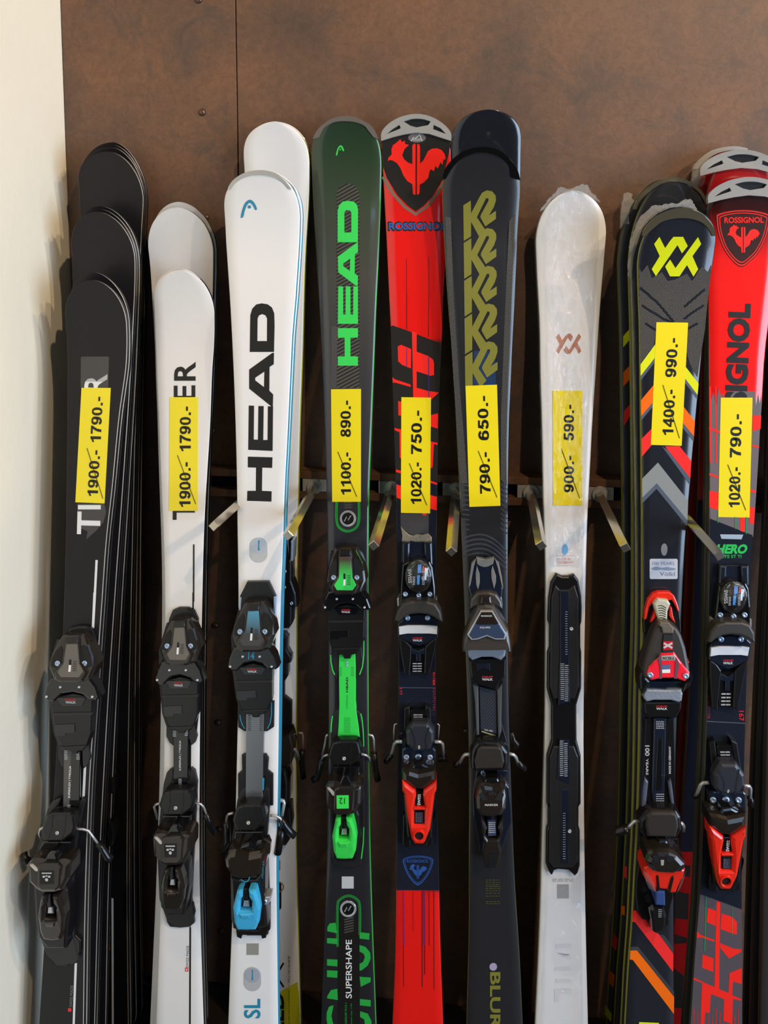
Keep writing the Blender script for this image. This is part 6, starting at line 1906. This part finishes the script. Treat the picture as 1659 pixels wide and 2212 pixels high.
BK('toe_shoulder', [(945, 1200), (1000, 1140), (1060, 1130), (1120, 1130), (1190, 1150), (1240, 1220), (1254, 1300), (1170, 1262), (1080, 1246), (1000, 1268), (935, 1300)], MATS['dark_taupe_plastic'], 0.01, 0.030, 0.004, toe)
BK('shoulder_boss', [(1045, 1170), (1135, 1170), (1145, 1240), (1075, 1250), (1035, 1245)], BRONZE, 0.02, 0.036, 0.003, toe)
FACE = mat('clear_blue_window', (96, 120, 160), 0.08, 0.7, 0.6, bump=0.25, bscale=120)
BK('window_rim', [(1040, 1312), (1152, 1312), (1284, 1530), (1268, 1580), (1180, 1580), (1100, 1548), (1010, 1580), (955, 1584), (914, 1535)], CHROME, 0.03, lerp(1320, 0.0445, 1382, 0.0505), 0.001, toe)
BK('window', [(1046, 1320), (1146, 1320), (1272, 1530), (1260, 1570), (1182, 1570), (1100, 1538), (1008, 1570), (962, 1574), (926, 1535)], FACE, 0.03, lerp(1320, 0.0452, 1382, 0.0512), 0.001, toe)
BK('window_plate', [(1046, 1324), (1148, 1324), (1208, 1425), (1190, 1440), (1010, 1440), (990, 1425)], BRONZE, 0.03, lerp(1320, 0.0458, 1382, 0.0518), 0.001, toe)
lf = lerp(1320, 0.0462, 1382, 0.0522)
flat_text(S, 'lettering', 'MARKER', c12, 1045, 1364, 105, 16, GREYLT, lf, 0.02, parent=toe)
flat_text(S, 'lettering', 'SQUIRE', c12, 1032, 1476, 100, 20, GREYLT, lf, 0.02, parent=toe)
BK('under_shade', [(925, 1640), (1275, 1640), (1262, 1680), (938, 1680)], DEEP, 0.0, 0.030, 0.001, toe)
BK('slider', [(918, 1685), (950, 1664), (1020, 1668), (1240, 1662), (1282, 1682), (1270, 1742), (1232, 1778), (1150, 1748), (1050, 1748), (960, 1778), (924, 1742)], AFDBLUE, 0.006, 0.026, 0.003, toe)
BK('boot_plate', [(930, 25), (1282, 15), (1276, 180), (1230, 230), (1188, 312), (1030, 268), (985, 235), (948, 190)], BLACK, 0, 0.020, 0.003, toe, c13)
BK('plate_window', [(1000, 60), (1125, 55), (1130, 130), (1065, 95), (1010, 130)], NAVYPL, 0.01, 0.0208, 0.0004, toe, c13)
gripwalk(S, c13, 1052, 192, 104, 20, 0.0205, None, toe)
trk = BK('base_track', [(965, 250), (1025, 272), (1188, 312), (1245, 238), (1242, 440), (1245, 640), (1290, 800), (960, 800), (1000, 640), (986, 440)], BLACK, 0, 0.007, 0.001, None, c13)
BK('track_rail', [(968, 258), (1018, 275), (1026, 735), (1002, 740), (986, 430)], mat('slate_grey_rail', (76, 78, 80), 0.35), 0, 0.011, 0.002, trk, c13)
BK('track_rail', [(1196, 312), (1242, 245), (1236, 560), (1238, 700), (1206, 785)], MATS['slate_grey_rail'], 0, 0.011, 0.002, trk, c13)
S.decal('carbon_panel', [c13([(1030, 280), (1188, 320), (1190, 720), (1042, 680)])], stripe_mat('carbon_stripes', (44, 47, 56), (58, 61, 70), 0.004, math.radians(40), 0.25), 0.0075, trk)
S.decal('pale_bar', [c13([(1050, 692), (1184, 735), (1182, 745), (1048, 703)])], mat('champagne_print', (170, 158, 128), 0.4), 0.0078, trk)
flat_text(S, 'lettering', '265-382', c13, 1075, 690, 80, 16, GREYLT, 0.0079, 0.01, parent=trk, dy=14)
hp = BK('heel_piece', [(950, 900), (975, 840), (1010, 802), (1080, 790), (1200, 800), (1252, 832), (1302, 900), (1304, 1010), (1290, 1066), (1250, 1080), (985, 1080), (950, 1060), (944, 1000)], BLACK, 0.006, 0.030, 0.005, None, c13)
BK('brake_pad', [(1012, 868), (1045, 845), (1210, 845), (1246, 870), (1266, 990), (1242, 1052), (992, 1060), (980, 990)], PADBROWN, 0.02, 0.034, 0.003, hp, c13)
BK('heel_base', [(1000, 1060), (1260, 1060), (1310, 1070), (1262, 1160), (1310, 1230), (1330, 1400), (1336, 1560), (1300, 1640), (1240, 1840), (1030, 1840), (1000, 1640), (970, 1500), (960, 1300), (985, 1160)], NAVYPL, 0, 0.008, 0.002, hp, c13)
for x in (1065, 1180):
    q = c13([(x, 1094)])[0]
    S.screw(q[0], q[1], 0.012, 0.0046, hp)
BK('heel_neck', [(1088, 1146), (1202, 1140), (1242, 1215), (1040, 1220)], GLOSS, 0.004, 0.036, 0.003, hp, c13)
BK('heel_cup', [(985, 1340), (1000, 1280), (1022, 1225), (1072, 1204), (1150, 1218), (1232, 1204), (1278, 1240), (1292, 1320), (1288, 1440), (1242, 1512), (1100, 1522), (1040, 1512), (992, 1440)], BRONZE, 0.012, lerp(1700, 0.046, 1765, 0.056), 0.008, hp, c13)
for pts in ([(1020, 1290), (1060, 1272), (1108, 1345), (1050, 1352)], [(1262, 1290), (1222, 1262), (1168, 1345), (1240, 1352)], [(1120, 1255), (1150, 1255), (1170, 1300), (1110, 1300)]):
    S.decal('cup_window', [c13(pts)], DEEP, lerp(1700, 0.0464, 1765, 0.0564), hp)
flat_text(S, 'lettering', 'MARKER', c13, 1080, 1402, 126, 20, GREYLT, lerp(1700, 0.0466, 1765, 0.0566), 0.02, parent=hp)
BK('heel_lever', [(1042, 1512), (1075, 1560), (1102, 1625), (1086, 1690), (1112, 1722), (1190, 1722), (1216, 1690), (1202, 1620), (1225, 1560), (1247, 1508), (1252, 1640), (1222, 1760), (1242, 1840), (1225, 1920), (1200, 2000), (1090, 2002), (1062, 1920), (1058, 1840), (1066, 1760), (1044, 1640)], BRONZE, 0.01, lerp(1765, 0.050, 1870, 0.034), 0.004, hp, c13)
BK('lever_insert', [(1104, 1540), (1186, 1536), (1188, 1684), (1110, 1690)], mat('navy_label_insert', (72, 82, 112), 0.25, 0.3), 0.01, 0.040, 0.001, hp, c13)
mini_lines(S, 'scale_marks', c13, 1116, 1178, [1556 + 18 * i for i in range(6)], 8, GREYLT, 0.0404, hp)
S.decal('lever_slot', [c13([(1106, 1850), (1192, 1850), (1184, 1985), (1116, 1985)])], DEEP, lerp(1765, 0.0504, 1870, 0.0344), hp)
for pts, r, m, nm in (wire([(944, 915, .014), (895, 916, .010), (870, 945, .004), (840, 1000, -.004)], c13, 0, 0.003), foot([(850, 985, -.004), (820, 1005, -.008), (790, 1018, -.01)], c13, 0, 0.005),
                      wire([(1305, 910, .014), (1350, 918, .012), (1372, 940, .006), (1390, 990, 0)], c13, 0, 0.003), foot([(1385, 980, 0), (1420, 1020, -.004), (1455, 1050, -.008)], c13, 0, 0.0055),
                      foot([(880, 694, -.01), (912, 690, -.01)], c13, 0, 0.003), foot([(1330, 705, -.01), (1350, 780, -.01), (1385, 815, -.01), (1375, 860, -.01)], c13, 0, 0.0045)):
    S.tube(nm, pts, r, m, hp)

# ------------------------------------------------------------------ bare plate of the film-wrapped ski
S = SK['W']
left = c17([(485, 115), (415, 230), (385, 430), (372, 720), (395, 780), (395, 1060), (370, 1130), (365, 1600), (420, 1800), (420, 2014)]) + c18([(415, 350), (357, 540), (355, 1150), (372, 1190), (370, 1430), (350, 1470), (345, 1910), (380, 2000), (410, 2046), (430, 2040), (450, 1990), (500, 1975)])
right = c17([(560, 150), (640, 150), (715, 125), (770, 200), (805, 400), (812, 550), (808, 740), (795, 780), (795, 1060), (808, 1130), (805, 1590), (745, 1800), (745, 2014)]) + c18([(735, 350), (785, 540), (785, 1150), (760, 1190), (758, 1430), (775, 1490), (775, 1930), (750, 2020), (710, 2062), (670, 2020), (630, 1985)])
mp = S.block('mounting_plate', right + left[::-1], BLACK, 0, 0.010, 0.003)
S.block('plate_deck', c17([(470, 260), (530, 320), (640, 320), (720, 260), (770, 420), (775, 1560), (720, 1720), (450, 1720), (400, 1560), (420, 420)]), DARK, 0.004, 0.0125, 0.002, mp)
S.block('plate_deck', c18([(440, 420), (700, 420), (755, 560), (752, 1140), (735, 1200), (735, 1440), (750, 1500), (748, 1880), (690, 1950), (430, 1950), (380, 1880), (385, 1500), (400, 1440), (400, 1200), (388, 1140), (390, 560)]), DARK, 0.004, 0.0125, 0.002, mp)
S.block('plate_spine', c17([(530, 330), (650, 330), (650, 1100), (660, 1760), (510, 1800), (535, 1100)]), NAVYPL, 0.006, 0.0145, 0.001, mp)
S.block('plate_spine', c18([(520, 340), (640, 340), (650, 900), (490, 830), (505, 500)]), NAVYPL, 0.006, 0.0145, 0.001, mp)
S.block('plate_spine', c18([(530, 960), (640, 960), (640, 1900), (530, 1900)]), NAVYPL, 0.006, 0.0138, 0.001, mp)
mini_lines(S, 'scale_marks', c17, 538, 585, [1265 + 25 * i for i in range(19)], 9, GREYLT, 0.0149, mp)
mini_lines(S, 'scale_marks', c17, 592, 640, [1285 + 25 * i for i in range(19)], 9, GREYLT, 0.0149, mp)
mini_lines(S, 'scale_marks', c17, 600, 628, [600 + 30 * i for i in range(19)], 6, GREYLT, 0.0149, mp)
mini_lines(S, 'scale_marks', c18, 520, 565, [350 + 24 * i for i in range(19)], 9, GREYLT, 0.0149, mp)
mini_lines(S, 'scale_marks', c18, 575, 618, [380 + 24 * i for i in range(18)], 9, GREYLT, 0.0149, mp)
mini_lines(S, 'scale_marks', c18, 560, 592, [1260 + 30 * i for i in range(20)], 6, GREYLT, 0.0142, mp)
for c, x, y in ((c17, 678, 822), (c18, 643, 1490)):
    q = c([(x, y)])[0]
    S.screw(q[0], q[1], 0.0135, 0.0034, mp, None, CHROME)
FILM = film_mat()
fv, ff = [], []
cols = 9
rws = [r for r in S.rows if r[0] > 0.02]
for v, a, b_ in rws:
    for i in range(cols):
        q = i / (cols - 1)
        x = a - 0.0016 + (b_ - a + 0.0032) * q
        px_ = (x - (a + b_) / 2) / max(b_ - a, 1e-4)
        z = S.top(v) + 0.0016 + 0.0012 * math.sin(v * 90 + x * 160) * (1 if 0 < i < cols - 1 else 0)
        if i in (0, cols - 1):
            z = S.w(v) - 0.001
        fv.append((x, v, z))
pv0, pv1 = S.P(1220, 1900).y, S.P(1220, 1238).y
for r in range(len(rws) - 1):
    for i in range(cols - 1):
        if pv0 < rws[r][0] < pv1 and 1 <= i <= cols - 3:
            continue          # the film is stretched tight and torn over the plate
        ff.append((r * cols + i, r * cols + i + 1, (r + 1) * cols + i + 1, (r + 1) * cols + i))
fm = bpy.data.meshes.new('film_wrap')
fm.from_pydata(fv, [], ff)
if sum(p.normal.z for p in fm.polygons) < 0:
    fm.flip_normals()
for p in fm.polygons:
    p.use_smooth = True
new_obj('film_wrap', fm, S.root, (FILM,))
FROST = frost_mat()


def rag(pts, amp, n=5):
    """a torn, crumpled edge along a polyline"""
    out = []
    rnd = random.Random(len(pts) * 31 + int(pts[0][0]))
    for a, b_ in zip(pts, pts[1:]):
        for i in range(n):
            t = i / n
            out.append((a[0] + (b_[0] - a[0]) * t + rnd.uniform(-amp, amp), a[1] + (b_[1] - a[1]) * t + rnd.uniform(-amp, amp)))
    out.append(pts[-1])
    return out


S.block('film_crest', c15(rag([(215, 345), (255, 285), (300, 225), (370, 165), (395, 115), (440, 112), (480, 132), (545, 118), (620, 82), (680, 88), (715, 150), (775, 205), (815, 262)], 7)
                          + [(760, 230), (700, 190), (620, 165), (545, 152), (430, 168), (330, 232), (250, 335)]), FROST, -0.004, 0.002, 0.0006)

# ------------------------------------------------------------------ chevron ski binding
S = SK['V']


def BV(n, pts, m, h0, h1, bv=0.0015, par=None, c=c22, cr=None):
    return S.block(n, c(pts), m, h0, h1, bv, par, None, cr)


TAUPE = MATS['dark_taupe_plastic']
toe = BV('toe_piece', [(565, 352), (690, 350), (760, 405), (800, 470), (842, 600), (882, 800), (892, 900), (832, 948), (700, 908), (600, 908), (490, 938), (425, 905), (410, 830), (440, 700), (480, 560), (525, 430)], mat('matte_umber_plastic', (50, 44, 40), 0.42), 0.010, lerp(1345, 0.034, 1470, 0.048), 0.006)
BV('toe_apron', [(412, 345), (425, 230), (455, 130), (505, 70), (560, 48), (680, 48), (740, 110), (775, 210), (790, 330), (795, 450), (420, 450)], BLACK, 0, 0.008, 0.002, toe)
BV('red_arch', [(425, 325), (432, 230), (462, 125), (510, 62), (560, 42), (680, 42), (725, 80), (755, 150), (778, 232), (762, 240), (735, 180), (700, 122), (640, 135), (560, 142), (512, 152), (472, 200), (450, 312)], RED, 0.004, 0.014, 0.002, toe)
for pts in ([(532, 200), (545, 290), (490, 350), (505, 300), (528, 245)], [(682, 188), (698, 195), (712, 280), (738, 355), (700, 322), (678, 285)]):
    BV('red_flank', pts, RED, 0.004, 0.016, 0.001, toe)
BV('spring_block', [(518, 165), (540, 132), (562, 112), (660, 122), (688, 165), (660, 240), (655, 332), (572, 340), (545, 262)], mat('ivory_plastic', (196, 192, 172), 0.3), 0.006, 0.022, 0.003, toe)
S.decal('coil_spring', [c22(stroke([(560 + 3 * i, 180 + 24 * i), (600, 176 + 24 * i), (640, 200 + 22 * i)], 7)) for i in range(6)], BLKINK, 0.0225, toe)
BV('toe_cap', [(582, 345), (672, 342), (700, 380), (722, 400), (715, 458), (612, 456), (598, 400), (570, 376)], mat('taupe_cap', (98, 92, 82), 0.35), 0.01, lerp(1345, 0.037, 1470, 0.052), 0.002, toe)
BV('cylinder_window', [(616, 468), (714, 468), (716, 650), (604, 650)], DEEP, 0.02, lerp(1345, 0.0355, 1470, 0.0495), 0.0006, toe)
S.decal('red_cross_band', [c22([(614, 532), (710, 530), (710, 618), (612, 620)])], mat('crimson_print', (190, 30, 40), 0.3), lerp(1345, 0.0362, 1470, 0.0502), toe)
S.decal('white_cross', [c22(stroke([(618, 552), (704, 600)], 20)), c22(stroke([(618, 598), (704, 550)], 20))], GREYLT, lerp(1345, 0.0366, 1470, 0.0506), toe)
REDCL = mat('clear_red_cover', (242, 40, 60), 0.12, 0, 0.7)
BV('red_cover', [(596, 652), (722, 640), (755, 690), (800, 750), (882, 852), (872, 902), (832, 942), (740, 906), (600, 906), (495, 928), (448, 862), (468, 800), (520, 742), (570, 702)], REDCL, 0.02, lerp(1345, 0.0365, 1470, 0.0512), 0.003, toe)
lf = lerp(1345, 0.0372, 1470, 0.0518)
S.decal('silver_plate', [c22([(596, 678), (722, 668), (738, 722), (590, 724)])], SILVER, lf, toe)
S.decal('dark_plate', [c22([(600, 770), (684, 766), (684, 812), (600, 816)])], mat('slate_blue_label', (90, 104, 140), 0.3), lf, toe)
S.decal('white_plate', [c22([(600, 816), (684, 812), (682, 848), (604, 850)])], WHITE, lf, toe)
flat_text(S, 'lettering', 'XCELL', c22, 602, 716, 126, 28, BLKINK, lerp(1345, 0.0376, 1470, 0.0522), 0.02, parent=toe)
for pts in ([(560, 700), (596, 660), (602, 905), (575, 908), (582, 800)], [(760, 720), (740, 690), (722, 905), (748, 908), (770, 780)]):
    S.decal('smoke_band', [c22(pts)], mat('smoked_red_band', (116, 84, 100), 0.2, 0.2), lf, toe)
for x, y in ((486, 872), (842, 882)):
    q = c22([(x, y)])[0]
    S.screw(q[0], q[1], lf(q[1]) + 0.001, 0.0048, toe)
for pts in ([(425, 690), (440, 660), (475, 648), (465, 690), (450, 742), (438, 745)], [(846, 700), (858, 705), (876, 752), (856, 755)]):
    BV('red_side', pts, RED, 0.01, 0.030, 0.002, toe)
BV('under_shade', [(470, 935), (830, 935), (812, 1020), (450, 1020)], NAVYPL, 0, 0.020, 0.002, toe)
BV('toe_wings', [(372, 890), (430, 690), (452, 900), (490, 940), (450, 1010), (405, 1075), (378, 1010)], BLACK, 0.0, 0.030, 0.004, toe)
BV('toe_wings', [(885, 740), (905, 905), (895, 980), (812, 1060), (808, 1010), (835, 948), (890, 905)], BLACK, 0.0, 0.030, 0.004, toe)
BV('slider', [(418, 1072), (448, 1012), (620, 1018), (802, 1012), (812, 1062), (802, 1132), (772, 1148), (690, 1126), (520, 1126), (450, 1142), (424, 1112)], AFDBLUE, 0.006, 0.027, 0.003, toe)
BV('boot_plate', [(418, 1140), (802, 1135), (795, 1210), (752, 1300), (700, 1320), (660, 1296), (510, 1296), (470, 1318), (430, 1260)], BLACK, 0, 0.020, 0.003, toe)
gripwalk(S, c22, 542, 1190, 114, 20, 0.0205, None, toe)
trk = BV('base_track', [(440, -30), (720, -30), (728, 300), (735, 860), (700, 920), (420, 900), (385, 860), (400, 560), (425, 300)], BLACK, 0, 0.006, 0.001, None, c23)
BV('track_spine', [(520, -40), (645, -40), (640, 200), (628, 700), (600, 880), (520, 880), (498, 700), (515, 200)], NAVYPL, 0.0, 0.010, 0.002, trk, c23)
BV('spine_slot', [(556, 160), (606, 160), (604, 540), (598, 680), (535, 682), (538, 540)], GLOSS, 0.004, 0.0112, 0.001, trk, c23)
for pts in ([(430, 560), (466, 602), (442, 840), (402, 850), (412, 680)], [(692, 568), (712, 700), (728, 862), (698, 862), (664, 612)]):
    BV('track_flank', pts, mat('blue_grey_flank', (84, 88, 106), 0.35), 0, 0.012, 0.002, trk, c23)
down_text(S, 'lettering', '100', c23, 432, 232, 105, 44, GREYLT, 0.0065, 0.02, trk)
down_text(S, 'lettering', 'YEARS', c23, 440, 362, 165, 24, GREYLT, 0.0065, 0.02, trk)
up_text(S, 'lettering', 'MADE IN GERMANY', c23, 690, 515, 275, 22, GREYLT, 0, 0.03, 0.0065, trk)
mini_lines(S, 'scale_marks', c23, 542, 622, [-10 + 17 * i for i in range(5)] + [716 + 22 * i for i in range(7)], 7, GREYLT, 0.0104, trk)
hp = BV('heel_piece', [(380, 985), (440, 905), (500, 878), (620, 868), (745, 880), (795, 950), (806, 1080), (762, 1165), (420, 1155), (378, 1060)], BLACK, 0.004, 0.030, 0.005, None, c23)
BV('brake_pad', [(448, 940), (500, 902), (700, 902), (745, 915), (766, 970), (772, 1060), (742, 1158), (462, 1150), (440, 1050)], PADBROWN, 0.02, 0.036, 0.004, hp, c23)
BV('heel_base', [(390, 1150), (770, 1160), (780, 1300), (748, 1420), (720, 1500), (718, 1740), (690, 1840), (672, 1950), (680, 2000), (640, 2060), (500, 2080), (440, 1975), (400, 1950), (360, 1880), (340, 1700), (345, 1560), (370, 1400), (375, 1250)], BLACK, 0, 0.008, 0.002, hp, c23)
q = c23([(625, 1192)])[0]
S.screw(q[0], q[1], 0.012, 0.0046, hp)
BV('heel_neck', [(540, 1250), (580, 1180), (650, 1180), (690, 1250), (720, 1310), (500, 1310)], GLOSS, 0.004, 0.038, 0.004, hp, c23)
BV('red_body', [(425, 1465), (500, 1440), (780, 1450), (838, 1480), (815, 1560), (790, 1600), (745, 1710), (690, 1715), (650, 1680), (560, 1670), (540, 1712), (490, 1650), (450, 1600), (415, 1540)], RED, 0.008, lerp(1865, 0.054, 1930, 0.044), 0.004, hp, c23)
for pts in ([(545, 1530), (568, 1530), (582, 1668), (556, 1700), (548, 1600)], [(712, 1530), (722, 1560), (688, 1700), (664, 1670), (690, 1560)]):
    BV('body_groove', pts, BLACK, 0.02, lerp(1865, 0.0552, 1930, 0.0452), 0.001, hp, c23)
for pts in ([(420, 1480), (470, 1520), (520, 1600), (548, 1705), (470, 1660), (435, 1580)], [(838, 1480), (800, 1560), (745, 1712), (790, 1650), (822, 1560)]):
    S.decal('clear_flank', [c23(pts)], TAPE, lerp(1865, 0.0556, 1930, 0.0456), hp)
BV('heel_cup', [(438, 1400), (468, 1330), (510, 1305), (560, 1292), (680, 1292), (760, 1332), (848, 1428), (832, 1480), (772, 1512), (720, 1532), (560, 1522), (478, 1478)], BRONZE, 0.012, 0.058, 0.008, hp, c23)
for pts in ([(452, 1412), (500, 1425), (562, 1472), (510, 1482)], [(838, 1432), (780, 1440), (716, 1488), (790, 1490)], [(500, 1330), (560, 1330), (575, 1400), (530, 1395)], [(640, 1325), (720, 1345), (720, 1385), (650, 1400)]):
    S.decal('cup_window', [c23(pts)], DEEP, 0.0584, hp)
S.decal('cup_rib', [c23([(588, 1375), (622, 1375), (618, 1430), (592, 1430)])], SILVER, 0.0586, hp)
BV('lever_insert', [(540, 335), (632, 338), (636, 482), (540, 475)], mat('royal_blue_insert', (64, 88, 150), 0.25, 0.3), 0.01, 0.044, 0.002, hp, c24)
BV('heel_lever', [(470, 520), (512, 488), (622, 500), (652, 600), (645, 700), (622, 762), (545, 772), (502, 742), (490, 620)], GLOSS, 0.01, lerp(1955, 0.042, 2020, 0.034), 0.005, hp, c24)
mini_lines(S, 'scale_marks', c24, 565, 600, [515 + 18 * i for i in range(5)], 6, GREYLT, 0.0425, hp)
for pts, r, m, nm in (wire([(372, 988, .014), (325, 990, .012), (290, 1025, .010), (255, 1062, .008)], c23, 0, 0.003), foot([(262, 1062, .008), (215, 1075, .006), (175, 1090, .004), (138, 1085, .002)], c23, 0, 0.0075),
                      wire([(765, 1005, .014), (800, 1012, .012), (815, 1035, .008), (812, 1080, .002)], c23, 0, 0.0034)):
    S.tube(nm, pts, r, m, hp)
# crumpled film of the ski behind it
S = SK['V2']
S.block('film_crest', c19(rag([(268, 1370), (272, 1250), (278, 1150), (285, 1020), (312, 975), (330, 900), (368, 800), (430, 745), (480, 690), (530, 655), (560, 668), (640, 650), (760, 640), (830, 600), (898, 598), (930, 670), (978, 735)], 8)
                          + [(900, 690), (800, 672), (680, 690), (560, 745), (470, 820), (410, 890), (372, 990), (345, 1080), (318, 1180), (306, 1300), (300, 1395)]), FROST, -0.002, 0.006, 0.001)
S.block('film_strip', [(1362, 605), (1371, 600), (1374, 700), (1377, 900), (1380, 1100), (1380, 1300), (1374, 1300), (1372, 1100), (1368, 900), (1364, 700)], film_mat(), -0.004, 0.003, 0.001)
SK['X2'].block('film_crest', c19(rag([(190, 700), (215, 600), (220, 545), (260, 530), (310, 552)], 6) + [(300, 590), (330, 620), (290, 680), (270, 760), (275, 850), (220, 850), (185, 900)]), FROST, -0.002, 0.004, 0.001)
SK['P2'].block('film_crest', c19(rag([(905, 420), (908, 320), (915, 260), (990, 215), (1060, 180), (1075, 240)], 7) + [(1040, 300), (1030, 420), (1000, 480), (930, 470)]), FROST, -0.002, 0.006, 0.001)
